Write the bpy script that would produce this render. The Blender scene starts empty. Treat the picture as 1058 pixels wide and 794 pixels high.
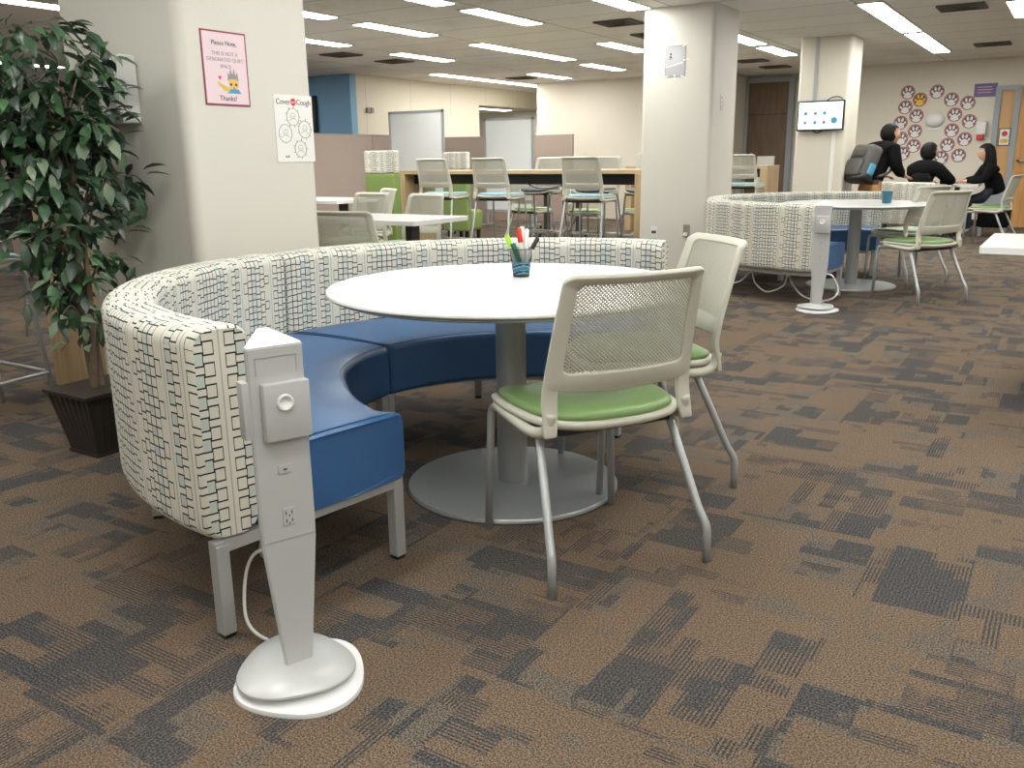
import bpy, bmesh, math, random
from mathutils import Vector, Matrix
from math import sin, cos, pi, radians as R, hypot, atan2
random.seed(7)
sc = bpy.context.scene
C = sc.collection

# ------------------------------------------------------------------ tagging
def tag(o, label=None, cat=None, group=None, kind=None):
    if label: o['label'] = label
    if cat: o['category'] = cat
    if group: o['group'] = group
    if kind: o['kind'] = kind
    return o
def thing(name, label, cat, loc=(0, 0, 0), rz=0, group=None):
    o = bpy.data.objects.new(name, None); C.objects.link(o)
    o.location = loc; o.rotation_euler = (0, 0, rz); o.empty_display_size = .05
    return tag(o, label, cat, group)
def obj(name, bm, mat, parent=None, smooth=False, label=None, auto=None):
    me = bpy.data.meshes.new(name)
    if smooth:
        for f in bm.faces: f.smooth = True
    if auto:
        for f in bm.faces: f.smooth = True
        for e in bm.edges:
            if len(e.link_faces) != 2 or e.calc_face_angle(9) > R(auto): e.smooth = False
    bm.to_mesh(me); bm.free()
    for m in (mat if isinstance(mat, (list, tuple)) else [mat]): me.materials.append(m)
    o = bpy.data.objects.new(name, me); C.objects.link(o)
    if parent: o.parent = parent
    if label: o['label'] = label
    return o
def struct(name, bm, mat, **k):
    o = obj(name, bm, mat, **k); o['kind'] = 'structure'; return o
def copy_tree(o, parent=None):
    c = o.copy(); C.objects.link(c); c.parent = parent
    for ch in list(o.children): copy_tree(ch, c)
    return c
def place(proto, loc, rz, label, group=None, used={}):
    if proto.name not in used:
        used[proto.name] = 1; o = proto
    else: o = copy_tree(proto)
    o.location = loc; o.rotation_euler = (0, 0, rz); o['label'] = label
    if group: o['group'] = group
    return o

# ------------------------------------------------------------------ shapes
def B(): return bmesh.new()
def box(bm, x0, x1, y0, y1, z0, z1, bev=0, seg=2, M=None, mi=0):
    r = bmesh.ops.create_cube(bm, size=1)
    vs = r['verts']
    for v in vs:
        v.co = Vector(((x0+x1)/2+v.co.x*(x1-x0), (y0+y1)/2+v.co.y*(y1-y0), (z0+z1)/2+v.co.z*(z1-z0)))
    fs = {f for v in vs for f in v.link_faces}
    if bev:
        es = list({e for v in vs for e in v.link_edges})
        rb = bmesh.ops.bevel(bm, geom=es, offset=bev, segments=seg, affect='EDGES', profile=.5)
        vs = list({v for f in rb['faces'] for v in f.verts} | {v for v in vs if v.is_valid}); fs = set(rb['faces'])|{f for f in fs if f.is_valid}
    for f in fs:
        if f.is_valid: f.material_index = mi
    if M is not None: bmesh.ops.transform(bm, matrix=M, verts=[v for v in vs if v.is_valid])
    return bm
def prism(bm, pts, z0, z1, M=None, bev=0, mi=0):
    a = [bm.verts.new((p[0], p[1], z0)) for p in pts]; b = [bm.verts.new((p[0], p[1], z1)) for p in pts]
    n = len(pts); fs = [bm.faces.new(a[::-1]), bm.faces.new(b)]
    for i in range(n): fs.append(bm.faces.new((a[i], a[(i+1) % n], b[(i+1) % n], b[i])))
    for f in fs: f.material_index = mi
    if M is not None: bmesh.ops.transform(bm, matrix=M, verts=a+b)
    if bev:
        es = list(set(fs[1].edges))
        bmesh.ops.bevel(bm, geom=es, offset=bev, segments=2, affect='EDGES', profile=.5)
    bmesh.ops.recalc_face_normals(bm, faces=bm.faces)
    return bm
def smooth_path(P, n=6):
    P = [Vector(p) for p in P]; out = []
    for i in range(len(P)-1):
        p0 = P[max(i-1, 0)]; p1 = P[i]; p2 = P[i+1]; p3 = P[min(i+2, len(P)-1)]
        for k in range(n):
            t = k/n; t2 = t*t; t3 = t2*t
            out.append(.5*((2*p1)+(-p0+p2)*t+(2*p0-5*p1+4*p2-p3)*t2+(-p0+3*p1-3*p2+p3)*t3))
    out.append(P[-1]); return out
def tube(bm, P, r, seg=10, closed=False, rr=None, flat=None):
    P = [Vector(p) for p in P]; n = len(P); rings = []
    up = None
    for i, p in enumerate(P):
        a = P[i-1] if (i > 0 or closed) else p; b = P[(i+1) % n] if (i < n-1 or closed) else p
        t = (b-a).normalized()
        if up is None:
            up = Vector((0, 0, 1)) if abs(t.z) < .9 else Vector((1, 0, 0))
        s = t.cross(up)
        if s.length < 1e-4: s = t.cross(Vector((0, 1, 0)))
        s.normalize(); u = s.cross(t).normalized(); up = u
        rad = rr[i] if rr else r
        rings.append([bm.verts.new(p+s*cos(2*pi*k/seg)*rad*(flat or 1)+u*sin(2*pi*k/seg)*rad) for k in range(seg)])
    m = n if closed else n-1
    for i in range(m):
        A, D = rings[i], rings[(i+1) % n]
        for k in range(seg):
            bm.faces.new((A[k], A[(k+1) % seg], D[(k+1) % seg], D[k])).smooth = True
    if not closed:
        bm.faces.new(rings[0][::-1]); bm.faces.new(rings[-1])
    bmesh.ops.recalc_face_normals(bm, faces=bm.faces)
    return bm
def lathe(bm, prof, seg=48, c=(0, 0), cap=True):
    rings = []
    for r, z in prof:
        if r < 1e-6: rings.append([bm.verts.new((c[0], c[1], z))])
        else: rings.append([bm.verts.new((c[0]+r*cos(2*pi*k/seg), c[1]+r*sin(2*pi*k/seg), z)) for k in range(seg)])
    for A, D in zip(rings, rings[1:]):
        for k in range(seg):
            k2 = (k+1) % seg
            if len(A) == 1 and len(D) == 1: continue
            if len(A) == 1: bm.faces.new((A[0], D[k2], D[k]))
            elif len(D) == 1: bm.faces.new((A[k], A[k2], D[0]))
            else: bm.faces.new((A[k], A[k2], D[k2], D[k]))
    bmesh.ops.recalc_face_normals(bm, faces=bm.faces)
    return bm
def rrect(x0, x1, y0, y1, r, n=5):
    P = []
    for cx, cy, a in ((x1-r, y1-r, 0), (x0+r, y1-r, 90), (x0+r, y0+r, 180), (x1-r, y0+r, 270)):
        for k in range(n+1):
            t = R(a+90*k/n); P.append((cx+r*cos(t), cy+r*sin(t)))
    return P
def sphere(bm, c, s, seg=16, M=None):
    r = bmesh.ops.create_uvsphere(bm, u_segments=seg, v_segments=max(6, seg//2), radius=1)
    for v in r['verts']: v.co = Vector((c[0]+v.co.x*s[0], c[1]+v.co.y*s[1], c[2]+v.co.z*s[2]))
    if M is not None: bmesh.ops.transform(bm, matrix=M, verts=r['verts'])
    for v in r['verts']:
        for f in v.link_faces: f.smooth = True
    return bm

# ------------------------------------------------------------------ materials
def mat(name, col, rough=.5, metal=0, noise=0, nscale=40, bump=0, spec=.5, coat=0, trans=0, sheen=0):
    m = bpy.data.materials.new(name); m.use_nodes = True
    nt = m.node_tree; b = nt.nodes['Principled BSDF']
    b.inputs['Roughness'].default_value = rough; b.inputs['Metallic'].default_value = metal
    b.inputs['Specular IOR Level'].default_value = spec; b.inputs['Coat Weight'].default_value = coat
    b.inputs['Transmission Weight'].default_value = trans
    c4 = (*col, 1)
    tc = nt.nodes.new('ShaderNodeTexCoord'); nz = nt.nodes.new('ShaderNodeTexNoise')
    nz.inputs['Scale'].default_value = nscale; nz.inputs['Detail'].default_value = 4
    nt.links.new(tc.outputs['Object'], nz.inputs['Vector'])
    mx = nt.nodes.new('ShaderNodeMix'); mx.data_type = 'RGBA'
    k = noise
    mx.inputs[6].default_value = tuple(c*(1-k) for c in col)+(1,); mx.inputs[7].default_value = tuple(min(1, c*(1+k)) for c in col)+(1,)
    nt.links.new(nz.outputs['Fac'], mx.inputs[0]); nt.links.new(mx.outputs[2], b.inputs['Base Color'])
    if bump:
        bp_ = nt.nodes.new('ShaderNodeBump'); bp_.inputs['Strength'].default_value = bump; bp_.inputs['Distance'].default_value = .002
        nt.links.new(nz.outputs['Fac'], bp_.inputs['Height']); nt.links.new(bp_.outputs[0], b.inputs['Normal'])
    return m
def emis(name, col, st):
    m = bpy.data.materials.new(name); m.use_nodes = True; b = m.node_tree.nodes['Principled BSDF']
    b.inputs['Base Color'].default_value = (*col, 1); b.inputs['Emission Color'].default_value = (*col, 1)
    b.inputs['Emission Strength'].default_value = st; return m
class N:
    def __init__(s, name):
        s.m = bpy.data.materials.new(name); s.m.use_nodes = True; s.t = s.m.node_tree; s.b = s.t.nodes['Principled BSDF']
    def n(s, t, **k):
        x = s.t.nodes.new(t)
        for a, v in k.items(): setattr(x, a, v)
        return x
    def put(s, sock, v):
        if hasattr(v, 'is_linked') or hasattr(v, 'links'): s.t.links.new(v, sock)
        else: sock.default_value = v
    def math(s, op, *a):
        x = s.n('ShaderNodeMath', operation=op)
        for i, v in enumerate(a): s.put(x.inputs[i], v)
        return x.outputs[0]
    def mix(s, f, a, b):
        x = s.n('ShaderNodeMix', data_type='RGBA'); s.put(x.inputs[0], f); s.put(x.inputs[6], a); s.put(x.inputs[7], b); return x.outputs[2]
    def mixf(s, f, a, b):
        x = s.n('ShaderNodeMix', data_type='FLOAT'); s.put(x.inputs[0], f); s.put(x.inputs[2], a); s.put(x.inputs[3], b); return x.outputs[0]
    def xyz(s, a, b, c=0.0):
        x = s.n('ShaderNodeCombineXYZ')
        for i, v in enumerate((a, b, c)): s.put(x.inputs[i], v)
        return x.outputs[0]
    def sep(s, v):
        x = s.n('ShaderNodeSeparateXYZ'); s.put(x.inputs[0], v); return x.outputs
    def white(s, v):
        x = s.n('ShaderNodeTexWhiteNoise', noise_dimensions='3D'); s.put(x.inputs['Vector'], v); return x.outputs['Value']
    def noise(s, v, sc_, det=2, rough=.5):
        x = s.n('ShaderNodeTexNoise'); s.put(x.inputs['Vector'], v); x.inputs['Scale'].default_value = sc_; x.inputs['Detail'].default_value = det; x.inputs['Roughness'].default_value = rough; return x.outputs['Fac']
    def sstep(s, v, a, b):
        x = s.n('ShaderNodeMapRange', interpolation_type='SMOOTHSTEP'); s.put(x.inputs[0], v); x.inputs[1].default_value = a; x.inputs[2].default_value = b; return x.outputs[0]

def carpet_mat():
    n = N('carpet_tiles'); m = n.math
    tc = n.n('ShaderNodeTexCoord'); X, Y, Z = n.sep(tc.outputs['Object'])
    px = m('DIVIDE', m('ADD', X, .395), .61); py = m('DIVIDE', m('SUBTRACT', Y, 2.10), .61)
    ix = m('FLOOR', px); iy = m('FLOOR', py); fx = m('SUBTRACT', px, ix); fy = m('SUBTRACT', py, iy)
    par = m('FLOORED_MODULO', m('ADD', ix, iy), 2.0)
    a = n.mixf(par, fx, fy); b = n.mixf(par, fy, fx)          # a across the ribs, b along them
    rnd = n.white(n.xyz(ix, iy, 3.3)); rnd2 = n.white(n.xyz(iy, ix, 7.1))
    am = m('MULTIPLY', a, .61); bm_ = m('MULTIPLY', b, .61)
    def blocks(bw, rh, seed, off):
        # rows of random-length blocks: own cell hash
        rowf = m('DIVIDE', m('ADD', am, m('MULTIPLY', rnd, seed)), rh); row = m('FLOOR', rowf)
        sh = n.white(n.xyz(row, rnd, seed))
        colf = m('ADD', m('DIVIDE', bm_, bw), m('MULTIPLY', sh, 5.0)); col = m('FLOOR', colf)
        return n.white(n.xyz(row, col, m('ADD', rnd2, off)))
    h1 = blocks(.21, .1525, 2.7, 1.0); h2 = blocks(.27, .1017, 1.9, 2.0); h3 = blocks(.13, .0508, 3.1, 4.0)
    # soft edge noise
    vec = n.xyz(X, Y, 0.0)
    v = m('ADD', m('MULTIPLY', h1, .42), m('ADD', m('MULTIPLY', h2, .36), m('MULTIPLY', h3, .22)))
    fade = n.noise(vec, 9.0, 2)
    v = m('ADD', v, m('MULTIPLY', m('SUBTRACT', fade, .5), .16))
    dark = n.sstep(v, .61, .64)
    mid = n.sstep(v, .455, .485)
    rib = m('SINE', m('MULTIPLY', am, 2*pi/.0102))
    ribm = n.sstep(rib, -.35, .35)
    speck = n.noise(vec, 210.0, 3, .75); sp2 = n.noise(vec, 1100.0, 1)
    # brown base, olive-grey heather, navy dark
    brown = n.mix(n.sstep(speck, .40, .60), (.062, .046, .034, 1), (.238, .174, .120, 1))
    heath = n.mix(n.sstep(speck, .42, .58), (.042, .038, .034, 1), (.205, .172, .134, 1))
    navy = n.mix(n.sstep(speck, .42, .64), (.016, .018, .024, 1), (.115, .118, .122, 1))
    stripe = n.mix(ribm, navy, brown)
    hs = n.white(n.xyz(m('MULTIPLY', h1, 7.0), rnd, 9.0))
    midc = n.mix(m('GREATER_THAN', hs, .45), heath, stripe)
    c = n.mix(mid, brown, midc)
    darkc = n.mix(m('MULTIPLY', ribm, .35), navy, heath)
    c = n.mix(dark, c, darkc)
    big = n.noise(vec, 1.2, 2)
    c = n.mix(m('MULTIPLY', n.sstep(big, .3, .7), .18), c, (.13, .085, .055, 1))
    n.put(n.b.inputs['Base Color'], c); n.b.inputs['Roughness'].default_value = .95; n.b.inputs['Specular IOR Level'].default_value = .15
    bp_ = n.n('ShaderNodeBump'); bp_.inputs['Strength'].default_value = .5; bp_.inputs['Distance'].default_value = .003
    n.put(bp_.inputs['Height'], m('ADD', m('MULTIPLY', ribm, .5), speck)); n.put(n.b.inputs['Normal'], bp_.outputs[0])
    return n.m

def fabric_mat():
    n = N('geometric_print_fabric'); m = n.math
    uv = n.n('ShaderNodeUVMap'); U, V, _ = n.sep(uv.outputs[0])
    W = .0262; PER = .052
    # one entry per column of the print: offset, height share, period (0 short, 1 double), blue line, aqua fill
    cols = [(0, 0, 0, 0, 0), (.3, .62, 0, 0, 1), (.8, .62, 0, 0, 0), (0, 0, 0, 0, 0), (.1, .62, 0, 0, 0), (.6, .62, 0, 0, 1), (.1, .5, 0, 1, 1), (.55, .62, 0, 0, 0), (0, .5, 0, 0, 0), (.5, .5, 0, 1, 0),
            (0, .5, 0, 0, 1), (.5, .62, 0, 1, 0), (.1, .62, 0, 0, 0), (0, 0, 0, 0, 0), (.7, .30, 1, 0, 0), (.2, .62, 0, 0, 0), (.7, .62, 0, 0, 0), (.2, .5, 0, 1, 1), (.2, .5, 0, 0, 0), (.55, .40, 1, 0, 0)]
    NC = len(cols)
    cf = m('DIVIDE', U, W); ci = m('FLOOR', cf); fu = m('SUBTRACT', cf, ci)
    k = m('FLOORED_MODULO', ci, float(NC))
    fac = m('DIVIDE', m('ADD', k, .5), float(NC))
    def ramp(vals):
        x = n.n('ShaderNodeValToRGB'); cr_ = x.color_ramp; cr_.interpolation = 'CONSTANT'
        while len(cr_.elements) < NC: cr_.elements.new(.999)
        for i, v_ in enumerate(vals): cr_.elements[i].position = i/NC; cr_.elements[i].color = (*v_, 1)
        n.put(x.inputs[0], fac); return n.sep(x.outputs[0])
    off, h, dbl = ramp([c[:3] for c in cols]); blue, aqua, _ = ramp([(c[3], c[4], 0) for c in cols])
    per = n.mixf(dbl, PER, PER*2)
    vv = m('ADD', m('DIVIDE', V, per), off); fv = m('FRACT', vv)
    pv = m('MULTIPLY', fv, per); hh = m('MULTIPLY', h, per)
    w = .0041; wu = w/W
    inside = m('LESS_THAN', pv, m('ADD', hh, w*.5)); has = m('GREATER_THAN', h, .01)
    top = m('LESS_THAN', m('ABSOLUTE', m('SUBTRACT', pv, hh)), w*.5); bot = m('MAXIMUM', m('LESS_THAN', pv, w*.5), m('GREATER_THAN', pv, m('SUBTRACT', per, w*.5)))
    side = m('MAXIMUM', m('LESS_THAN', fu, wu*.5), m('GREATER_THAN', fu, 1-wu*.5))
    full = m('COMPARE', h, .5, .02)
    sides = m('MULTIPLY', side, m('MAXIMUM', inside, full))
    line = m('MULTIPLY', has, m('MAXIMUM', m('MAXIMUM', top, bot), sides))
    fine = m('MULTIPLY', m('MULTIPLY', m('LESS_THAN', m('ABSOLUTE', m('SUBTRACT', fu, .5)), wu*.35), m('SUBTRACT', 1.0, has)), .45)
    line = m('MAXIMUM', line, fine)
    lc = n.mix(blue, (.012, .013, .018, 1), (.028, .065, .12, 1))
    base = n.mix(m('MULTIPLY', aqua, m('MULTIPLY', inside, .7)), (.72, .70, .61, 1), (.48, .58, .54, 1))
    weave = n.noise(n.xyz(U, V, 0.0), 900.0, 2)
    base = n.mix(m('MULTIPLY', weave, .14), base, (.47, .45, .39, 1))
    n.put(n.b.inputs['Base Color'], n.mix(line, base, lc)); n.b.inputs['Roughness'].default_value = .75; n.b.inputs['Specular IOR Level'].default_value = .3
    bp_ = n.n('ShaderNodeBump'); bp_.inputs['Strength'].default_value = .25; bp_.inputs['Distance'].default_value = .001
    n.put(bp_.inputs['Height'], weave); n.put(n.b.inputs['Normal'], bp_.outputs[0])
    return n.m

def ceiling_mat():
    n = N('ceiling_tile_grid'); m = n.math
    tc = n.n('ShaderNodeTexCoord'); X, Y, Z = n.sep(tc.outputs['Object'])
    br = n.n('ShaderNodeTexBrick'); br.offset = 0; br.inputs['Scale'].default_value = 1
    br.inputs['Brick Width'].default_value = 1.50; br.inputs['Row Height'].default_value = .76; br.inputs['Mortar Size'].default_value = .011; br.inputs['Mortar Smooth'].default_value = .2
    n.put(br.inputs['Vector'], n.xyz(m('ADD', X, .55+30), m('ADD', Y, .2+30), 0.0))
    br.inputs['Color1'].default_value = (.86, .85, .81, 1); br.inputs['Color2'].default_value = (.80, .79, .75, 1); br.inputs['Mortar'].default_value = (.46, .45, .42, 1)
    nz = n.noise(tc.outputs['Object'], 120, 3); st = n.noise(tc.outputs['Object'], 1.1, 3)
    c = n.mix(m('MULTIPLY', n.sstep(nz, .5, .7), .2), br.outputs[0], (.38, .36, .32, 1))
    c = n.mix(m('MULTIPLY', n.sstep(st, .55, .75), .25), c, (.42, .40, .34, 1))
    n.put(n.b.inputs['Base Color'], c); n.b.inputs['Roughness'].default_value = .9
    return n.m

def wood_mat(name, c1, c2, axis=2):
    n = N(name); m = n.math
    tc = n.n('ShaderNodeTexCoord'); mp = n.n('ShaderNodeMapping'); s = [30, 30, 30]; s[axis] = 2
    mp.inputs['Scale'].default_value = s; n.put(mp.inputs[0], tc.outputs['Object'])
    f = n.noise(mp.outputs[0], 1.0, 4)
    n.put(n.b.inputs['Base Color'], n.mix(n.sstep(f, .3, .7), (*c1, 1), (*c2, 1))); n.b.inputs['Roughness'].default_value = .45
    return n.m

def wall_mat(name, col, seam=None):
    n = N(name); m = n.math
    tc = n.n('ShaderNodeTexCoord'); X, Y, Z = n.sep(tc.outputs['Object'])
    c = n.mix(n.noise(tc.outputs['Object'], 1.5, 3), tuple(v*.96 for v in col)+(1,), tuple(min(1, v*1.03) for v in col)+(1,))
    if seam:
        d = m('FLOORED_MODULO', m('ADD', m('ADD', X, Y), 40.0), seam)
        c = n.mix(m('LESS_THAN', d, .012), c, tuple(v*.72 for v in col)+(1,))
    n.put(n.b.inputs['Base Color'], c); n.b.inputs['Roughness'].default_value = .55
    bp_ = n.n('ShaderNodeBump'); bp_.inputs['Strength'].default_value = .15; bp_.inputs['Distance'].default_value = .001
    n.put(bp_.inputs['Height'], n.noise(tc.outputs['Object'], 160, 2)); n.put(n.b.inputs['Normal'], bp_.outputs[0])
    return n.m

M_carpet = carpet_mat(); M_fab = fabric_mat(); M_ceil = ceiling_mat()
M_wall = wall_mat('cream_wall_paint', (.74, .69, .59)); M_wallseam = wall_mat('cream_panel_wall', (.72, .66, .53), 1.22)
M_pil = wall_mat('cream_pillar_paint', (.66, .64, .575)); M_blue_wall = wall_mat('blue_wall_paint', (.22, .42, .64))
M_pil_far = wall_mat('cream_pillar_paint_far', (.66, .62, .53))
M_mauve = mat('mauve_partition_fabric', (.41, .33, .285), .9, noise=.06, nscale=200, bump=.3)
M_white = mat('white_laminate', (.84, .84, .83), .22, noise=.01, spec=.5)
M_white_edge = mat('white_edge_band', (.70, .70, .67), .4)
M_silver = mat('silver_powder_coat', (.47, .48, .48), .38, metal=.35, noise=.03, nscale=300)
M_leg = mat('chair_leg_silver_paint', (.44, .46, .46), .35, metal=.3, noise=.03, nscale=300)
M_basemetal = mat('table_base_grey_metal', (.36, .375, .375), .33, metal=.4, noise=.05, nscale=200)
M_plast = mat('beige_chair_plastic', (.57, .56, .475), .42, noise=.02)
M_plast_dk = mat('dark_underseat_plastic', (.05, .05, .05), .5)
M_green = mat('green_vinyl', (.175, .285, .10), .38, noise=.04, nscale=90, bump=.1)
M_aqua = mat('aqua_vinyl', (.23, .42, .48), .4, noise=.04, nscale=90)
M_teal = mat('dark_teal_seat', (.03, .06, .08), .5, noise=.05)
M_vinyl = mat('blue_vinyl', (.036, .115, .275), .36, noise=.05, nscale=120, bump=.12)
M_seam = mat('dark_blue_seam', (.008, .022, .07), .5)
M_tower = mat('tower_silver_white_paint', (.56, .57, .57), .35, metal=.15, noise=.015)
M_tower_lt = mat('tower_white_cap', (.82, .83, .83), .35)
M_whitepl = mat('white_plastic', (.80, .80, .78), .35)
M_cable = mat('white_cable', (.72, .72, .68), .5)
M_black = mat('black_plastic', (.012, .012, .013), .4)
M_blackc = mat('black_cloth', (.006, .006, .007), .95, spec=.15, noise=.2, nscale=40)
M_oak = wood_mat('light_oak', (.42, .30, .16), (.55, .41, .24)); M_oak_x = wood_mat('light_oak_top', (.42, .31, .18), (.56, .43, .27), 0)
M_doorwood = wood_mat('dark_brown_door_wood', (.14, .085, .05), (.19, .12, .075)); M_orangewood = wood_mat('orange_door_wood', (.55, .27, .09), (.66, .36, .14))
M_frame = mat('blue_grey_door_frame', (.33, .37, .40), .45)
M_darkgap = mat('dark_vent_metal', (.10, .092, .08), .7)
M_lens = emis('fluorescent_lens', (1.0, .995, .945), 27.0)
M_fixture = mat('fixture_white_enamel', (.7, .7, .68), .4)
M_pot = mat('dark_bronze_pot', (.030, .024, .020), .45, noise=.4, nscale=15, bump=.3)
M_soil = mat('soil', (.06, .04, .025), .95, noise=.5, nscale=80, bump=.6)
M_bark = mat('ficus_bark', (.16, .115, .08), .85, noise=.3, nscale=60, bump=.5)
M_leafs = [mat('leaf_dark_green', (.022, .046, .026), .38, noise=.3, nscale=20), mat('leaf_deep_green', (.036, .080, .040), .38, noise=.3, nscale=20),
           mat('leaf_mid_green', (.060, .150, .060), .4, noise=.25, nscale=20), mat('leaf_pale_green', (.17, .23, .15), .45, noise=.2, nscale=20)]
M_paper = mat('white_paper', (.82, .81, .78), .6); M_pinkp = mat('pink_paper', (.78, .62, .66), .6); M_maroon = mat('maroon_print', (.30, .045, .09), .5)
M_ink = mat('dark_ink', (.05, .045, .05), .6); M_greyink = mat('grey_ink', (.28, .27, .27), .6); M_redink = mat('red_print', (.65, .05, .05), .5)
M_blueink = mat('blue_print', (.08, .32, .50), .5); M_skinink = mat('yellow_print', (.75, .50, .12), .5)
M_red = mat('red_plastic', (.62, .03, .02), .35); M_board = mat('whiteboard_enamel', (.78, .81, .81), .25); M_alu = mat('aluminium_trim', (.45, .48, .50), .35, metal=.5)
M_lime = mat('lime_plastic', (.40, .75, .06), .35); M_dgreen = mat('dark_green_plastic', (.02, .14, .08), .35); M_mesh = mat('dark_wire', (.03, .03, .035), .4, metal=.5)
M_cupblue = mat('blue_cup_band', (.035, .14, .21), .5); M_cupblue_lt = mat('light_blue_wave', (.10, .28, .38), .5)
M_skin = mat('skin', (.55, .32, .22), .5, noise=.05); M_hair = mat('black_hair', (.006, .005, .0045), .7, spec=.25, noise=.3, nscale=80, bump=.8)
M_denim = mat('dark_denim', (.015, .020, .035), .85, noise=.2, nscale=60); M_tan = mat('tan_trousers', (.40, .20, .08), .8, noise=.1)
M_packgrey = mat('grey_backpack_cloth', (.10, .095, .09), .85, noise=.2, nscale=60); M_purple = mat('purple_sign', (.16, .12, .30), .5)
M_lounge_green = mat('green_lounge_fabric', (.22, .31, .09), .8, noise=.05); M_glassorange = mat('lit_room_beyond_glass', (.62, .37, .16), .35)
M_pale = mat('pale_grey_screen', (.50, .49, .45), .5); M_switch = mat('steel_switch_plate', (.38, .37, .33), .35, metal=.5)

CEIL = 2.55
# ------------------------------------------------------------------ the room
bm = B(); bmesh.ops.create_grid(bm, x_segments=1, y_segments=1, size=.5)
for v in bm.verts: v.co = Vector((-5.5+v.co.x*23, 7+v.co.y*24, 0))
struct('floor', bm, M_carpet)
bm = B(); box(bm, -17, 6, -5, 19, CEIL, CEIL+.1); struct('ceiling', bm, M_ceil)
bm = B(); box(bm, -3.2, 6, 16.1, 16.25, 0, CEIL); box(bm, -3.35, -3.2, 16.1, 16.95, 0, CEIL); struct('wall_far_right', bm, M_wall)
bm = B(); box(bm, -9.2, -5.45, 15.5, 15.65, 0, CEIL); box(bm, -5.6, -5.45, 15.65, 16.8, 0, CEIL)
struct('wall_far', bm, M_wall)
bm = B(); box(bm, -5.6, -3.2, 16.8, 16.95, 0, CEIL); struct('wall_door_recess', bm, M_wall)
bm = B(); box(bm, -10.66, -10.5, 11.75, 15.4, 0, CEIL); box(bm, -10.66, -10.5, 15.4, 18.2, 2.2, CEIL)
struct('wall_far_left', bm, M_wallseam)
bm = B(); box(bm, -13.2, -13.05, 13.5, 18.2, 0, CEIL); box(bm, -13.2, -9.05, 18.2, 18.35, 0, CEIL); box(bm, -9.2, -9.05, 15.65, 18.2, 0, CEIL); struct('wall_passage', bm, M_wall)
bm = B(); box(bm, -13.05, -10.66, 13.6, 18.2, 2.2, 2.24); struct('trim_5', bm, M_ceil)
bm = B(); box(bm, -16, -10.5, 11.6, 11.75, 0, CEIL); struct('wall_blue', bm, M_blue_wall)
bm = B(); box(bm, -16.15, -16, -4.5, 11.75, 0, CEIL); struct('wall_left', bm, M_wall)
bm = B(); box(bm, -16, 5.5, -4.65, -4.5, 0, CEIL); struct('wall_back', bm, M_wall)
bm = B(); box(bm, 5.5, 5.65, -4.65, 16.25, 0, CEIL); struct('wall_right', bm, M_wall)
for i, (x0, x1, y0, y1, mm, nm) in enumerate(((-3.9, -3.1, 2.44, 3.17, M_pil, 'pillar_near'), (-3.84, -3.1, 8.52, 9.23, M_pil, 'pillar_middle'), (-3.18, -2.56, 11.8, 12.45, M_pil_far, 'pillar_far'))):
    bm = B(); prism(bm, rrect(x0, x1, y0, y1, .045, 8), 0, CEIL)
    struct('trim_%d' % (i+1), bm, mm, auto=40)
# baseboard
bm = B(); box(bm, -3.2, -1.32, 16.08, 16.1, 0, .1); struct('baseboard_far_right', bm, M_black)

# door in the recess, brown
bm = B(); box(bm, -5.38, -4.65, 16.70, 16.76, 0, 2.42, .004); d = struct('door_1', bm, M_doorwood)
bm = B(); box(bm, -5.38, -4.65, 16.694, 16.70, 1.86, 1.868); obj('groove', bm, M_black, d)
bm = B(); sphere(bm, (-5.27, 16.66, 1.16), (.03, .03, .03)); box(bm, -5.28, -5.26, 16.66, 16.7, 1.15, 1.17); obj('door_handle', bm, M_alu, d)
bm = B(); box(bm, -5.445, -5.38, 16.68, 16.8, 0, 2.50); box(bm, -4.65, -4.56, 16.68, 16.8, 0, 2.50); box(bm, -5.38, -4.65, 16.68, 16.8, 2.42, 2.50); struct('trim_4', bm, M_frame)
# glass sidelight and orange door in the far right wall
bm = B(); box(bm, -1.30, -1.22, 16.03, 16.1, 0, 2.13); box(bm, -1.03, -.95, 16.03, 16.1, 0, 2.13); box(bm, -1.22, -1.03, 16.03, 16.1, 2.06, 2.13); box(bm, -1.22, -1.03, 16.03, 16.1, 0, .72)
w = struct('window_1', bm, M_frame)
bm = B(); box(bm, -1.22, -1.03, 16.07, 16.09, .72, 2.06); obj('pane', bm, M_glassorange, w)
bm = B(); box(bm, -.95, -.05, 16.05, 16.09, 0, 2.1, .003); d = struct('door_2', bm, M_orangewood)
bm = B(); box(bm, -.90, -.78, 16.0, 16.02, 1.0, 1.03); box(bm, -.90, -.87, 16.0, 16.05, 1.0, 1.03); obj('door_handle', bm, M_alu, d)
# orange panel by the passage
bm = B(); box(bm, -10.5, -10.47, 13.75, 14.15, 0, 1.93); struct('door_3', bm, M_orangewood)

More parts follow.
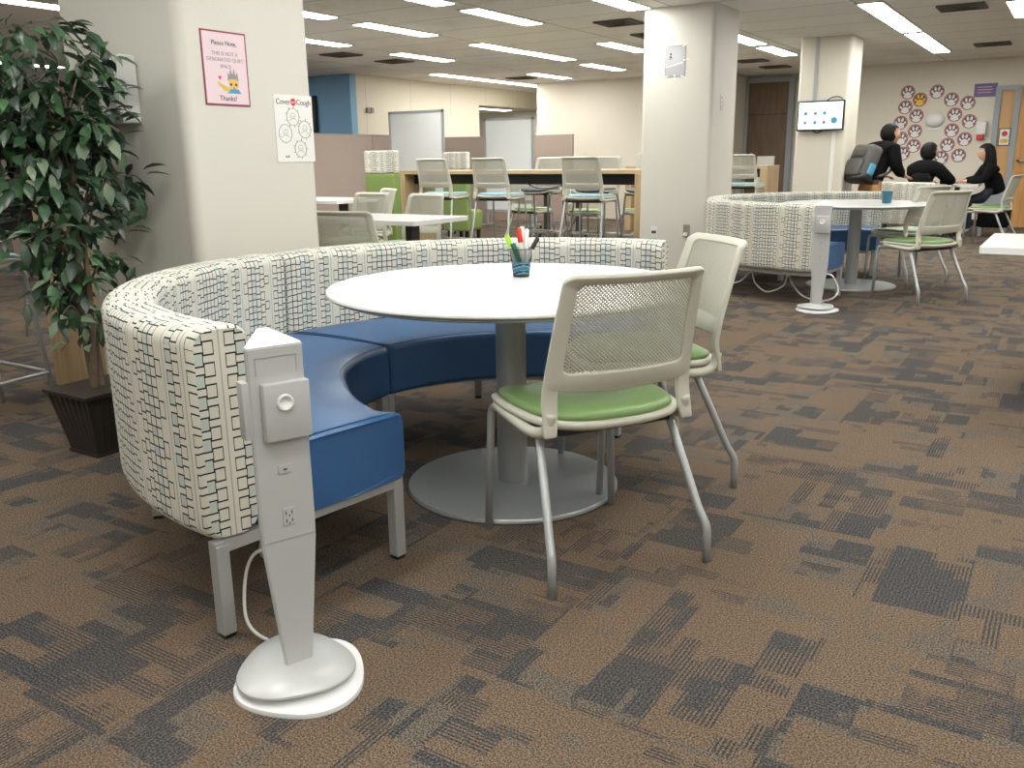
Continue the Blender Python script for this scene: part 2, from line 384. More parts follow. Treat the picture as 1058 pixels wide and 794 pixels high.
# ------------------------------------------------------------------ ceiling lights
def light_proto():
    t = thing('ceiling_light', 'x', 'ceiling light')
    bm = B(); box(bm, -.13, .13, -.625, .625, -.012, .0); obj('frame', bm, M_fixture, t)
    bm = B(); box(bm, -.105, .105, -.60, .60, -.0145, -.012); obj('diffuser', bm, M_lens, t)
    return t
LP = light_proto()
LIGHTS = [(-6.6, 8.12, 'lit ceiling panel above the tall stools, second row out from the near pillar'), (-5.18, 8.07, 'lit ceiling panel nearest the middle pillar over the counter stools'),
 (-6.62, 10.28, 'first half of the paired ceiling panel in the row over the counter'), (-6.6, 11.47, 'second half of the paired ceiling panel in the row over the counter'),
 (-8.05, 10.45, 'lit ceiling panel just above the first whiteboard'), (-9.45, 13.16, 'near panel of the three-panel strip along the panelled wall'), (-9.45, 14.40, 'centre panel of the three-panel strip along the panelled wall'),
 (-9.45, 15.62, 'far panel of the three-panel strip along the panelled wall'), (-1.93, 10.08, 'nearest of the four panels in the bright row toward the paw sticker wall'), (-1.93, 11.31, 'second of the four panels in the bright row toward the paw sticker wall'),
 (-1.93, 12.75, 'third of the four panels in the bright row toward the paw sticker wall'), (-1.93, 13.98, 'farthest of the four panels in the bright row toward the paw sticker wall'), (-3.8, 12.95, 'lit ceiling panel between the brown door and the screen pillar'),
 (-3.78, 11.4, 'lit ceiling panel partly behind the middle pillar, before the brown door'), (-6.7, 13.38, 'far lit ceiling panel above the plain cream wall'), (-8.15, 14.2, 'farthest lit ceiling panel before the corner of the cream wall'),
 (-5.3, 11.2, 'lit ceiling panel peeking past the left edge of the middle pillar'), (-6.6, 6.45, 'upper ceiling panel showing beside the near pillar edge'), (-8.0, 8.2, 'lower ceiling panel showing beside the near pillar edge'),
 (-5.2, 6.5, 'ceiling panel cut by the top edge of the photo over the counter'), (-3.85, 7.85, 'ceiling panel meeting the top of the middle pillar'), (-8.1, 5.0, 'ceiling panel glimpsed above the leaves of the potted tree'),
 (-.72, 10.8, 'ceiling panel in the top corner above the seated people')]
for x, y, l in LIGHTS: place(LP, (x, y, CEIL), 0, l, 'ceiling light panels')
for x, y in ((-2.0, 1.3), (-2.0, 3.4), (-2.0, 6.2), (-.6, .6), (-.6, 3.4), (-.6, 6.2), (.9, .6), (.9, 3.4), (.9, 6.2), (2.6, .6), (2.6, 3.4), (2.6, 6.2), (.9, -2.2), (2.6, -2.2), (-.6, -2.2), (-5.2, 4.2), (-5.2, -.4), (-3.7, -2.2), (-3.7, .7)):  # unseen rows run on; a few panels added to brighten sofa and near pillar
    place(LP, (x, y, CEIL), 0, 'unseen lit ceiling panel among the continued rows and added ones overhead', 'overhead ceiling light panels')
for x in (.9, 2.6):
    for y in (8, 11, 14): place(LP, (x, y, CEIL), 0, 'unseen lit ceiling panel among the continued rows and added ones overhead', 'overhead ceiling light panels')
for x, ys in ((-10.8, (3, 7.5)), (-11.8, (9.6,)), (-13, (3, 7.5))):  # unseen panels added to brighten the far left and its blue wall
    for y in ys: place(LP, (x, y, CEIL), 0, 'unseen lit ceiling panel among the continued rows and added ones overhead', 'overhead ceiling light panels')
place(LP, (-11.15, 16.9, 2.2), 0, 'ceiling panel inside the passage behind the second whiteboard', 'ceiling light panels')
for x, y in ((-6.6, 2.6),): place(LP, (x, y, CEIL), 0, 'unseen lit ceiling panel among the continued rows and added ones overhead', 'overhead ceiling light panels')

def vent_proto():
    t = thing('ceiling_vent', 'x', 'vent')
    bm = B(); box(bm, -.24, .24, -.24, .24, -.012, 0); obj('backing', bm, M_darkgap, t)
    bm = B()
    for s, (x0, x1, y0, y1) in enumerate(((-.25, .25, -.25, -.22), (-.25, .25, .22, .25), (-.25, -.22, -.22, .22), (.22, .25, -.22, .22))): box(bm, x0, x1, y0, y1, -.018, 0)
    for s in (.14, .07): 
        for (x0, x1, y0, y1) in ((-s, s, -s-.012, -s), (-s, s, s, s+.012), (-s-.012, -s, -s, s), (s, s+.012, -s, s)): box(bm, x0, x1, y0, y1, -.022, -.010)
    o_ = obj('louvre', bm, M_darkgap, t)
    for c_ in t.children: c_.scale = (.86, .80, 1)
    return t
VP = vent_proto()
for x, y, l in ((-8.72, 9.5, 'dark ceiling vent beside the near pillar edge'), (-8.7, 10.6, 'dark ceiling vent before the panelled wall'), (-4.4, 9.15, 'dark ceiling vent above the middle pillar side of the counter'), (-8.75, 14.2, 'dark ceiling vent near the corner of the cream walls'),
   (-4.5, 10.3, 'dark ceiling vent half hidden by the middle pillar'), (-1.22, 10.3, 'dark ceiling vent at the top beyond the screen'), (-1.24, 14.0, 'small dark ceiling vent above the paw stickers'), (-4.5, 14.0, 'nearer dark vent in front of the brown door'), (-4.48, 15.2, 'farther dark vent in front of the brown door')):
    place(VP, (x, y, CEIL), 0, l, 'ceiling vents')

# ------------------------------------------------------------------ chairs
def back_map(s, z, dz):
    """point of the curved chair back: s across, z height above the seat datum"""
    k = z
    y = -.152 - .075*(max(0, k-.53)/.33)**1.2 - .015*max(0, .52-k)/.08
    if k > .850: y -= (k-.850)*.9
    y -= .040*(1-(s/.22)**2)*min(1, max(0, (k-.47)/.12))
    return Vector((s, y, z+dz))
def outer_half(z):
    if z < .54: return .235+(.54-z)*.02
    return .235-.022*min(1, (z-.54)/.30)
def chair_back(dz):
    bm = B(); n = 60
    zt, zb = .868, .555
    Wt = outer_half
    def ring(ins, r, z0, z1):
        out = []
        P = rrect(-1, 1, 0, 1, .0001, 1)
        # rounded rect in normalised coordinates, sampled densely
        out = []
        w = .2-ins; h = z1-z0
        pts = rrect(-w, w, z0, z1, r, 6)
        # densify
        dense = []
        for i in range(len(pts)):
            a = pts[i]; b = pts[(i+1) % len(pts)]; L = hypot(a[0]-b[0], a[1]-b[1]); m = max(1, int(L/.02))
            for k in range(m): dense.append((a[0]+(b[0]-a[0])*k/m, a[1]+(b[1]-a[1])*k/m))
        return dense
    # same number of points on both loops by polar matching
    O = ring(0, .025, zb, zt); 
    z0i, z1i = zb+.046, zt-.022
    V_o, V_i, V_m = [], [], []
    for (x, z) in O:
        fx = x/.2; fz = (z-zb)/(zt-zb)
        wi = .2-.038
        xi = max(-wi, min(wi, x*wi/.2)); zi = z0i+(z1i-z0i)*fz
        so = outer_half(z)/.2; si = outer_half(zi)/.2
        V_o.append(bm.verts.new(back_map(x*so, z - .014*(1-(x/.2)**2)*(1 if fz < .1 else 0), dz))); V_i.append(bm.verts.new(back_map(xi*si, zi, dz)))
    m = len(V_o)
    for i in range(m):
        j = (i+1) % m
        bm.faces.new((V_o[i], V_o[j], V_i[j], V_i[i]))
    # uprights from the back panel down to the seat
    for s in (-1, 1):
        prev = None
        for k in range(9):
            z = .60-(.60-.425)*k/8
            xo = outer_half(z); wd = .036+.008*sin(pi*k/8)
            a = bm.verts.new(back_map(s*xo, z, dz)); b = bm.verts.new(back_map(s*(xo-wd), z, dz))
            if prev: bm.faces.new((prev[0], a, b, prev[1]))
            prev = (a, b)
    bmesh.ops.recalc_face_normals(bm, faces=bm.faces)
    o = obj('back_frame', bm, M_plast, smooth=True)
    sd = o.modifiers.new('s', 'SOLIDIFY'); sd.thickness = .016; sd.offset = 0
    bv = o.modifiers.new('b', 'BEVEL'); bv.width = .004; bv.segments = 2; bv.limit_method = 'ANGLE'
    # perforated lattice
    bm = B(); vs = {}
    nx, nz = 66, 52; wi = .164; z0, z1 = z0i-.004, z1i+.004
    def V(i, j):
        if (i, j) not in vs:
            z = z0+(z1-z0)*j/nz; s = (-wi+2*wi*i/nx)*outer_half(z)/.2
            vs[(i, j)] = bm.verts.new(back_map(s, z, dz))
        return vs[(i, j)]
    for i in range(1, nx):
        for j in range(1, nz):
            if (i+j) % 2 == 0: bm.faces.new((V(i-1, j), V(i, j-1), V(i+1, j), V(i, j+1)))
    o2 = obj('back_mesh', bm, M_plast, smooth=True)
    wf = o2.modifiers.new('w', 'WIREFRAME'); wf.thickness = .0058; wf.use_even_offset = False; wf.use_replace = True
    return o, o2
def superell(a, b, n, N_=48, c=(0, 0)):
    P = []
    for k in range(N_):
        t = 2*pi*k/N_; ct, st = cos(t), sin(t)
        P.append((c[0]+a*math.copysign(abs(ct)**(2/n), ct), c[1]+b*math.copysign(abs(st)**(2/n), st)))
    return P
def seat_bm(scale, zs, a=.243, b=.238, dz=0, cy=.040):
    zs = [(q, z+.016) for q, z in zs]
    bm = B(); rings = []
    for k, (sc_, z) in enumerate(zs):
        P = superell(a*sc_, b*sc_, 3.4, 48, (0, cy))
        ring = []
        for x, y in P:
            f = (y-cy)/b
            zz = z - .020*max(0, f-.55)**2*6 + .006*max(0, -f-.5) + .010*(x/a)**2   # waterfall front, raised sides
            # taper toward the back
            xx = x*(1-.05*max(0, -f))
            ring.append(bm.verts.new((xx, y, zz+dz)))
        rings.append(ring)
    for A, D in zip(rings, rings[1:]):
        for k in range(48): bm.faces.new((A[k], A[(k+1) % 48], D[(k+1) % 48], D[k]))
    bm.faces.new(rings[0][::-1]); 
    c = bm.verts.new((0, cy, zs[-1][1]+dz-.003))
    for k in range(48): bm.faces.new((rings[-1][k], rings[-1][(k+1) % 48], c))
    bmesh.ops.recalc_face_normals(bm, faces=bm.faces); return bm
def make_chair(name, cat, seatmat, dz=0):
    t = thing(name, 'x', cat)
    for o in chair_back(dz): o.parent = t
    obj('seat_cushion', seat_bm(1, [(.86, .430), (.93, .436), (.97, .446), (.95, .456), (.88, .464), (.6, .467), (.3, .464)], dz=dz, a=.240, b=.235), seatmat, t, smooth=True)
    obj('seat_shell', seat_bm(1, [(.80, .408), (.93, .412), (1.02, .422), (1.035, .434), (1.01, .440), (.94, .440)], dz=dz), M_plast, t, smooth=True)
    # underseat
    bm = B(); box(bm, -.16, .16, -.11, .20, .400+dz, .425+dz, .01)
    tube(bm, [(-.205, .19, .412+dz), (.205, .19, .412+dz)], .010); tube(bm, [(-.205, -.10, .412+dz), (.205, -.10, .412+dz)], .010)
    obj('underseat_frame', bm, M_plast_dk, t, auto=40)
    # hooked arms of plastic that join back uprights with the shell
    for s in (-1, 1):
        bm = B(); tube(bm, smooth_path([(s*.232, .16, .438+dz), (s*.238, .02, .430+dz), (s*.234, -.09, .424+dz), (s*.222, -.145, .440+dz), (s*.214, -.165, .49+dz)], 5), .016, 8)
        obj('side_arm', bm, M_plast, t, smooth=True)
    for s in (-1, 1):
        if dz == 0:
            bm = B(); tube(bm, smooth_path([(s*.205, .06, .416), (s*.210, .20, .416), (s*.214, .240, .400), (s*.2155, .247, .345)], 4)+[Vector((s*.2285, .25, 0))], .0125, 10)
            obj('leg', bm, M_leg, t, smooth=True)
            bm = B(); tube(bm, [(s*.208, -.06, .416), (s*.215, -.095, .405)]+smooth_path([(s*.244, -.212, .16), (s*.252, -.240, .115), (s*.2535, -.246, .09)], 4)+[Vector((s*.255, -.25, 0))], .0125, 10)
            obj('leg', bm, M_leg, t, smooth=True)
        else:
            H = .416+dz
            bm = B(); tube(bm, smooth_path([(s*.205, .06, H), (s*.208, .18, H), (s*.212, .215, H-.02), (s*.2135, .222, H-.07)], 4)+[Vector((s*.245, .27, 0))], .011, 10)
            obj('leg', bm, M_leg, t, smooth=True)
            bm = B(); tube(bm, [(s*.208, -.10, H), (s*.213, -.14, H-.01), (s*.248, -.24, .20), (s*.255, -.262, 0)], .011, 10)
            obj('leg', bm, M_leg, t, smooth=True)
    if dz:
        bm = B()
        ya = .27-.045*.35; tube(bm, [(-.238, .255, .22), (.238, .255, .22), (.250, -.24, .20), (-.250, -.24, .20)], .009, 8, closed=True)
        obj('foot_ring', bm, M_leg, t)
    return t
GC = make_chair('mesh_back_chair', 'chair', M_green)
def ch(x, y, ang, label, group=None, z=0): return place(GC, (x, y, z), R(ang-90), label, group)
# chair centre between the feet; ang is the facing direction
ch(-1.148, 2.233, 146.8, 'beige mesh-back chair with green seat closest to the camera, its back to us')
c = ch(-1.283, 2.925, 226, 'second beige mesh-back chair with green seat at the near round table, turned side-on')
c.rotation_euler = (R(2.1), 0, R(226-90)); c.location.z = .0095
ch(-1.03, 7.77, 145, 'beige chair with green seat at the far round table, nearer the loose white table', 'chairs at the far round table')
ch(-1.30, 8.83, 148, 'beige chair with green seat half hidden behind another at the far round table', 'chairs at the far round table')
ch(-.93, 12.9, 170, 'green-seated chair at the edge of the frame beside the woman in black')

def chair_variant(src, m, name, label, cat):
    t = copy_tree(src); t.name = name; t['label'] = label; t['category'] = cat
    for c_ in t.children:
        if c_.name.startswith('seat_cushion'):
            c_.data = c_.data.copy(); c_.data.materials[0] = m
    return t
ch(-3.68, 4.12, 98, 'grey-beige chair back close behind the near pillar at the white table', 'chairs round the white laminate tables')
ch(-4.74, 5.85, 262, 'grey-beige chair on the far side of the nearer white laminate table', 'chairs round the white laminate tables')
ch(-5.42, 5.95, 266, 'grey-beige chair pulled up between the two white laminate tables', 'chairs round the white laminate tables')
ch(-6.1, 6.9, 240, 'grey-beige chair before the tall green settee', 'chairs round the white laminate tables')
ch(-5.55, 10.5, 20, 'green-seated chair seen beneath the counter, left one', 'green chairs beyond the counter')
ch(-4.85, 11.0, 160, 'green-seated chair seen beneath the counter, next to the middle pillar', 'green chairs beyond the counter')
ch(-6.5, 10.75, 80, 'green-seated chair seen beneath the counter, by the second whiteboard', 'green chairs beyond the counter')

BS = make_chair('counter_stool', 'stool', M_aqua, .29)
def st(x, y, ang, label, group=None): return place(BS, (x, y, 0), R(ang-90), label, group)
st(-6.36, 8.55, 91, 'aqua-seated counter stool nearest the green settee', 'aqua stools at the long oak counter')
st(-5.58, 8.55, 92, 'aqua-seated counter stool in the middle of the oak counter', 'aqua stools at the long oak counter')
st(-4.38, 8.45, 92, 'aqua-seated counter stool closest to the middle pillar', 'aqua stools at the long oak counter')
st(-4.05, 12.55, 90, 'aqua-seated stool seen between the middle pillar and the screen pillar')
st(-4.20, 1.96, 90, 'aqua-seated tall stool beside the potted tree')
st(-5.9, 3.6, 200, 'farther aqua-seated tall stool behind the leaves of the potted tree')
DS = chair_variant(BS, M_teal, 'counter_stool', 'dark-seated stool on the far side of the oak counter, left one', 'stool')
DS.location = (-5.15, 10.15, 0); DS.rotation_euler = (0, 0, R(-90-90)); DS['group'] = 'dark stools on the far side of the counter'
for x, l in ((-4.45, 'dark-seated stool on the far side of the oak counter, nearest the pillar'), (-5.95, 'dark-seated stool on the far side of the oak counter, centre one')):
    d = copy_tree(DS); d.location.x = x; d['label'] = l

# ------------------------------------------------------------------ round tables
def make_round_table():
    t = thing('round_table', 'x', 'table')
    bm = B(); lathe(bm, [(0, .705), (.590, .705), (.616, .716), (.626, .724), (.626, .730), (.623, .7345), (0, .735)], 96); obj('tabletop', bm, [M_white, M_white_edge], t, auto=30)
    bm = B(); lathe(bm, [(.6180, .7165), (.6272, .7235), (.6272, .7255), (.6180, .7185)], 96); obj('edge_band', bm, M_greyink, t)
    bm = B(); lathe(bm, [(0, .016), (.0535, .016), (.0535, .705), (0, .705)], 40); box(bm, -.22, .22, -.03, .03, .695, .706); box(bm, -.03, .03, -.22, .22, .695, .706); obj('column', bm, M_basemetal, t, auto=40)
    bm = B(); lathe(bm, [(0, 0), (.376, 0), (.381, .004), (.381, .012), (.376, .018), (.12, .022), (.06, .022), (0, .022)], 96); obj('base_plate', bm, M_basemetal, t, auto=40)
    return t
RT = make_round_table()
TC = (-1.632, 2.560); TC2 = (-1.66, 8.30)
place(RT, (*TC, 0), 0, 'near white round table with the marker cup on it')
place(RT, (*TC2, 0), 0, 'far white round table inside the second curved sofa')

# ------------------------------------------------------------------ curved sofas
RO, RI, RS = 1.285, 1.160, .67
def arc_loft(prof, s0, s1, n=40, uvoff=0, warp=None):
    """sweep prof, a closed loop of (r,z), over the quarter s0..s1 (degrees); UV in metres"""
    bm = B(); uvl = bm.loops.layers.uv.new('UVMap')
    L = [0]
    for i in range(len(prof)):
        a = prof[i]; b = prof[(i+1) % len(prof)]; L.append(L[-1]+hypot(a[0]-b[0], a[1]-b[1]))
    cr_ = sum(p[0] for p in prof)/len(prof); cz_ = sum(p[1] for p in prof)/len(prof)
    rings = []
    def endang(r): return R(5.2+(r-.68)*(-.4-5.2)/(1.29-.68))
    tt = [k/n for k in range(n+1)]; tt = tt[:1]+[.006]+tt[1:-1]+[.994]+tt[-1:]; n = len(tt)-1
    for k, u in enumerate(tt):
        sh = .011 if k in (0, n) else (.003 if k in (1, n-1) else 0)
        ring = []
        for r, z in prof:
            a0 = R(s0); a1 = R(s1)
            if s0 == 90: a0 -= endang(r)
            else: a0 += .0035
            if s1 == 270: a1 += endang(r)
            else: a1 -= .0035
            t = a0+(a1-a0)*u; rr_ = r-(sh if r > cr_ else -sh); zz = z-(sh if z > cz_ else -sh)*.6
            if warp: rr_ = warp(rr_, t)
            ring.append(bm.verts.new((rr_*cos(t), rr_*sin(t), zz)))
        rings.append(ring)
    m = len(prof)
    for k in range(n):
        for i in range(m):
            j = (i+1) % m
            f = bm.faces.new((rings[k][i], rings[k+1][i], rings[k+1][j], rings[k][j])); f.smooth = True
            us = [uvoff+(R(s0)+(R(s1)-R(s0))*tt[q])*1.25 for q in (k, k+1, k+1, k)]; vs = [L[i], L[i], L[i+1], L[i+1]]
            for lp, u, v in zip(f.loops, us, vs): lp[uvl].uv = (u, v)
    for ring, kk in ((rings[0], 0), (rings[-1], 1)):
        f = bm.faces.new(ring if kk else ring[::-1])
        for lp in f.loops:
            c_ = lp.vert.co; lp[uvl].uv = (hypot(c_.x, c_.y)+.44, c_.z)
    bmesh.ops.recalc_face_normals(bm, faces=bm.faces)
    return bm
def rprof(r0, r1, z0, z1, rad, n=6, lean=0):
    P = rrect(r0, r1, z0, z1, rad, n)
    # densify long sides
    out = []
    for i in range(len(P)):
        a = P[i]; b = P[(i+1) % len(P)]; L_ = hypot(a[0]-b[0], a[1]-b[1]); m = max(1, int(L_/.06))
        for k in range(m): out.append((a[0]+(b[0]-a[0])*k/m, a[1]+(b[1]-a[1])*k/m))
    return out
def make_sofa():
    t = thing('curved_sofa', 'x', 'sofa')
    def inner(t):      # how far in the seat's inner edge comes, tighter at the two open ends
        d = min(abs(t-pi/2), abs(t-1.5*pi))
        return .585+.105*max(0, 1-d/R(38))**1.6
    def warp(r, t): return RI-.006-(RI-.006-r)*(RI-inner(t))/(RI-.60)
    for s0, s1 in ((90, 180), (180, 270)):
        P = [(r-.015*max(0, (z-.45))/.35*(1 if r < 1.2 else 0), z) for r, z in rprof(RI-.005, RO+.01, .258, .785, .042)]
        b = obj('backrest', arc_loft(P, s0, s1, 44), M_fab, t)
        P = rprof(.60, RI-.006, .250, .452, .026)
        P = [(r, z+(.008*sin(pi*(r-.6)/(RI-.6)) if z > .4 else 0)) for r, z in P]
        s = obj('seat_cushion', arc_loft(P, s0, s1, 40, warp=warp), M_vinyl, t)
        bm = B()     # stitched seam line round the cushion
        a0, a1 = R(s0), R(s1)
        q0, q1 = (a0-R(4.0), a1-.012) if s0 == 90 else (a0+.012, a1+R(4.0))
        tube(bm, [((inner(q)+.019)*cos(q), (inner(q)+.019)*sin(q), .4508) for q in [q0+(q1-q0)*k/40 for k in range(41)]], .0016, 6)
        obj('piping', bm, M_seam, s)
        for e_ in (0, 1):
            bm = B(); pts_ = []
            for k in range(8):
                r_ = inner((a0, a1)[e_])+.02+(RI-inner((a0, a1)[e_])-.03)*k/7
                ee = R(5.2+(r_-.68)*(-5.6)/.61)-.016
                q = (a0-ee if s0 == 90 else a0+.014) if e_ == 0 else (a1+ee if s1 == 270 else a1-.014)
                pts_.append((r_*cos(q), r_*sin(q), .4525+.008*sin(pi*k/7)))
            tube(bm, pts_, .0016, 6); obj('piping', bm, M_seam, s)
    # steel frame
    bm = B()
    for r_ in (.70, RO-.08):
        n = 60; prev = None
        for k in range(n+1):
            q = pi/2+.01+(pi-.02)*k/n
            ring = [bm.verts.new(((r_+dx)*cos(q), (r_+dx)*sin(q), z)) for dx, z in ((-.014, .222), (.014, .222), (.014, .250), (-.014, .250))]
            if prev:
                for i in range(4): bm.faces.new((prev[i], ring[i], ring[(i+1) % 4], prev[(i+1) % 4]))
            prev = ring
    # rails under the two open ends, parallel with the end faces
    for sg in (-1, 1):
        a = Vector((.048, sg*.675, 0)); b = Vector((-.016, sg*1.285, 0)); d_ = (b-a).normalized(); q = atan2(d_.y, d_.x); L_ = (b-a).length
        box(bm, 0, L_, -.016, .016, .228, .258, M=Matrix.Translation(a)@Matrix.Rotation(q, 4, 'Z'))
        for P_, out_ in ((a, 0), (b, 1)):
            b2 = B(); box(b2, (0 if not out_ else -.036), (.036 if not out_ else 0), -.018, .018, .010, .250, .003, M=Matrix.Translation(P_)@Matrix.Rotation(q, 4, 'Z')); g = obj('leg', b2, M_silver, t)
            b2 = B(); box(b2, (.003 if not out_ else -.033), (.033 if not out_ else -.003), -.015, .015, 0, .012, M=Matrix.Translation(P_)@Matrix.Rotation(q, 4, 'Z')); obj('glide', b2, M_black, g)
    A = (pi-.03, pi+.03)
    for q in A:
        Mx = Matrix.Rotation(q, 4, 'Z'); box(bm, .61, RO-.03, -.014, .014, .222, .250, M=Mx)
    bmesh.ops.recalc_face_normals(bm, faces=bm.faces)
    obj('steel_frame', bm, M_silver, t)
    for q, r_ in ((A[0], .625), (A[1], .625), (A[0], RO-.05), (A[1], RO-.05), (R(133), RO-.055), (R(227), RO-.055)):
            Mx = Matrix.Rotation(q, 4, 'Z')
            bm = B(); box(bm, r_-.018, r_+.018, -.018, .018, .010, .252, .003, M=Mx); g = obj('leg', bm, M_silver, t)
            bm = B(); box(bm, r_-.015, r_+.015, -.015, .015, 0, .012, M=Mx); obj('glide', bm, M_black, g)
    return t
SF = make_sofa()
place(SF, (TC[0]+.012, TC[1], 0), R(-2.2), 'near curved sofa with geometric print back and blue seat')
place(SF, (*TC2, 0), 0, 'far curved sofa with geometric print back beside the middle pillar')

# ------------------------------------------------------------------ power towers
def rtri(r0, k3, n=64, s=(1, 1)):
    return [(s[0]*r0*(1+k3*cos(3*q))*cos(q), s[1]*r0*(1+k3*cos(3*q))*sin(q)) for q in [2*pi*i/n for i in range(n)]]
def make_tower():
    # local: front faces -Y
    t = thing('power_tower', 'x', 'power outlet tower')
    bm = B()
    prism(bm, rtri(.152, .07, s=(1.02, .94)), 0, .012, M=Matrix.Translation((.006, -.02, 0))@Matrix.Rotation(R(40), 4, 'Z'), bev=.004); obj('lower_base_plate', bm, M_tower_lt, t, auto=40)
    bm = B(); P = rtri(.139, .07, s=(1.0, .94)); Mx = Matrix.Translation((-.004, .004, 0))@Matrix.Rotation(R(75), 4, 'Z')
    rings = []
    for sc_, z in ((.55, .012), (.97, .024), (1.0, .030), (.985, .034), (.5, .045), (.25, .049)):
        rings.append([bm.verts.new(Mx@Vector((x*sc_, y*sc_, z))) for x, y in P])
    for A, D in zip(rings, rings[1:]):
        for k in range(64): bm.faces.new((A[k], A[(k+1) % 64], D[(k+1) % 64], D[k]))
    bm.faces.new(rings[0][::-1]); bm.faces.new(rings[-1]); bmesh.ops.recalc_face_normals(bm, faces=bm.faces)
    obj('upper_base_plate', bm, M_tower, t, smooth=True)
    # body of triangular section: rings of (front-left, front-right, right flank, rear, left flank)
    bm = B(); rings = []
    for w, d, z in ((.031, .032, .045), (.0605, .060, .345), (.0615, .064, .40), (.0605, .066, .775)):
        rings.append([bm.verts.new(p) for p in ((-w, -.018, z), (w, -.018, z), (w+.002, -.006, z), (.012, d-.018, z), (-.012, d-.018, z), (-w-.002, -.006, z))])
    for A, D in zip(rings, rings[1:]):
        for k in range(6): bm.faces.new((A[k], A[(k+1) % 6], D[(k+1) % 6], D[k]))
    bm.faces.new(rings[0][::-1])
    # sloping cap, lifted at the rear
    top = [bm.verts.new(v.co+Vector((0, 0, dz))) for v, dz in zip(rings[-1], (.010, .010, .012, .040, .040, .012))]
    for k in range(6): bm.faces.new((rings[-1][k], rings[-1][(k+1) % 6], top[(k+1) % 6], top[k]))
    ft = bm.faces.new(top); ft.material_index = 1; bmesh.ops.recalc_face_normals(bm, faces=bm.faces)
    bmesh.ops.bevel(bm, geom=[e for e in bm.edges if e.calc_face_angle(0) > .5], offset=.0025, segments=2, affect='EDGES')
    obj('post', bm, [M_tower, M_tower_lt], t)
    bm = B(); 
    for (x0, x1, z0, z1) in ((-.045, .045, .762, .764), (-.045, -.0435, .725, .764), (.0435, .045, .725, .764)): box(bm, x0, x1, -.0192, -.0178, z0, z1)
    obj('panel_groove', bm, M_alu, t)
    bm = B(); box(bm, -.058, .058, -.0190, -.0175, .352, .3545); obj('panel_seam', bm, M_alu, t)
    bm = B(); box(bm, -.040, .062, -.042, -.018, .585, .710, .004); b = obj('front_box', bm, M_tower, t, auto=40)
    bm = B(); M2 = Matrix.Translation((.004, -.042, .668))@Matrix.Rotation(pi/2, 4, 'X')
    lathe(bm, [(0, .001), (.010, .001), (.013, .006), (.0165, .007), (.0185, .003), (.0185, -.001)], 32); bmesh.ops.transform(bm, matrix=M2, verts=bm.verts)
    obj('round_button', bm, M_tower_lt, b, smooth=True)
    bm = B(); box(bm, -.076, -.0605, -.016, .018, .590, .715, .003); obj('side_box', bm, M_tower, t, auto=40)
    bm = B(); box(bm, -.014, .016, -.0205, -.018, .505, .525, .001); p = obj('data_port', bm, M_tower, t)
    bm = B(); box(bm, -.003, .005, -.0212, -.0204, .512, .516); obj('port_slot', bm, M_ink, p)
    bm = B(); box(bm, -.012, .016, -.0205, -.018, .385, .425, .001); p = obj('power_outlet', bm, M_tower, t)
    bm = B()
    for z in (.410, .392):
        box(bm, -.006, -.004, -.0212, -.0204, z, z+.008); box(bm, .007, .009, -.0212, -.0204, z, z+.008); box(bm, .0005, .0035, -.0212, -.0204, z-.004, z-.001)
    obj('outlet_slots', bm, M_ink, p)
    return t
PT = make_tower()
place(PT, (-1.395, 1.255, 0), R(-22+90), 'near silver power tower standing at the end of the near curved sofa')
place(PT, (-1.60, 6.86, 0), R(-92+90), 'far silver power tower standing at the end of the far curved sofa')

def cable(name, P, r, label, m=M_cable):
    bm = B(); tube(bm, smooth_path(P, 8), r, 8); return tag(obj(name, bm, m, smooth=True), label, 'cable')
cable('power_cable', [(-1.46, 1.34, .035), (-1.56, 1.32, .010), (-1.655, 1.335, .03), (-1.70, 1.38, .12), (-1.66, 1.39, .195), (-1.56, 1.385, .212), (-1.47, 1.37, .20), (-1.50, 1.41, .185), (-1.60, 1.42, .182), (-1.68, 1.44, .20), (-1.76, 1.50, .19), (-1.90, 1.62, .03), (-2.0, 1.9, .01)], .0045, 'white cable looping behind the near power tower under the sofa')
cable('power_cable', [(-1.62, 7.0, .05), (-1.60, 7.08, .02), (-1.66, 7.15, .05), (-1.70, 7.22, .20), (-1.60, 7.26, .22), (-1.53, 7.22, .10), (-1.60, 7.16, .03), (-1.80, 7.28, .03), (-1.92, 7.34, .12), (-1.97, 7.36, .20), (-2.0, 7.38, .10), (-2.15, 7.42, .03), (-2.28, 7.5, .09), (-2.32, 7.5, .18), (-2.42, 7.5, .09), (-2.6, 7.6, .06), (-2.9, 7.8, .10)], .007, 'white cable hanging in loops below the far curved sofa')

# ------------------------------------------------------------------ marker cup
cx, cy, cz = -1.70, 2.745, .735
t = thing('marker_cup', 'dark wire mesh cup with a blue band on the near round table', 'cup', (cx, cy, cz))
bm = B(); vs = {}
def V(i, j):
    i %= 72
    if (i, j) not in vs:
        z = .006+.096*j/32; r_ = .030+.012*j/32; q = 2*pi*i/72; vs[(i, j)] = bm.verts.new((r_*cos(q), r_*sin(q), z))
    return vs[(i, j)]
for i in range(72):
    for j in range(1, 32):
        if (i+j) % 2 == 0: bm.faces.new((V(i-1, j), V(i, j-1), V(i+1, j), V(i, j+1)))
o = obj('mesh_wall', bm, M_mesh, t); wf = o.modifiers.new('w', 'WIREFRAME'); wf.thickness = .0011; wf.use_even_offset = False
bm = B(); tube(bm, [(.0422*cos(q), .0422*sin(q), .102) for q in [2*pi*k/40 for k in range(40)]], .0018, 6, closed=True); obj('rim', bm, M_mesh, t)
bm = B(); lathe(bm, [(0, .001), (.0305, .001), (.0308, .010), (.0305, .012), (0, .012)], 40); obj('cup_base', bm, M_mesh, t)
bm = B()
n = 60; rows = 14
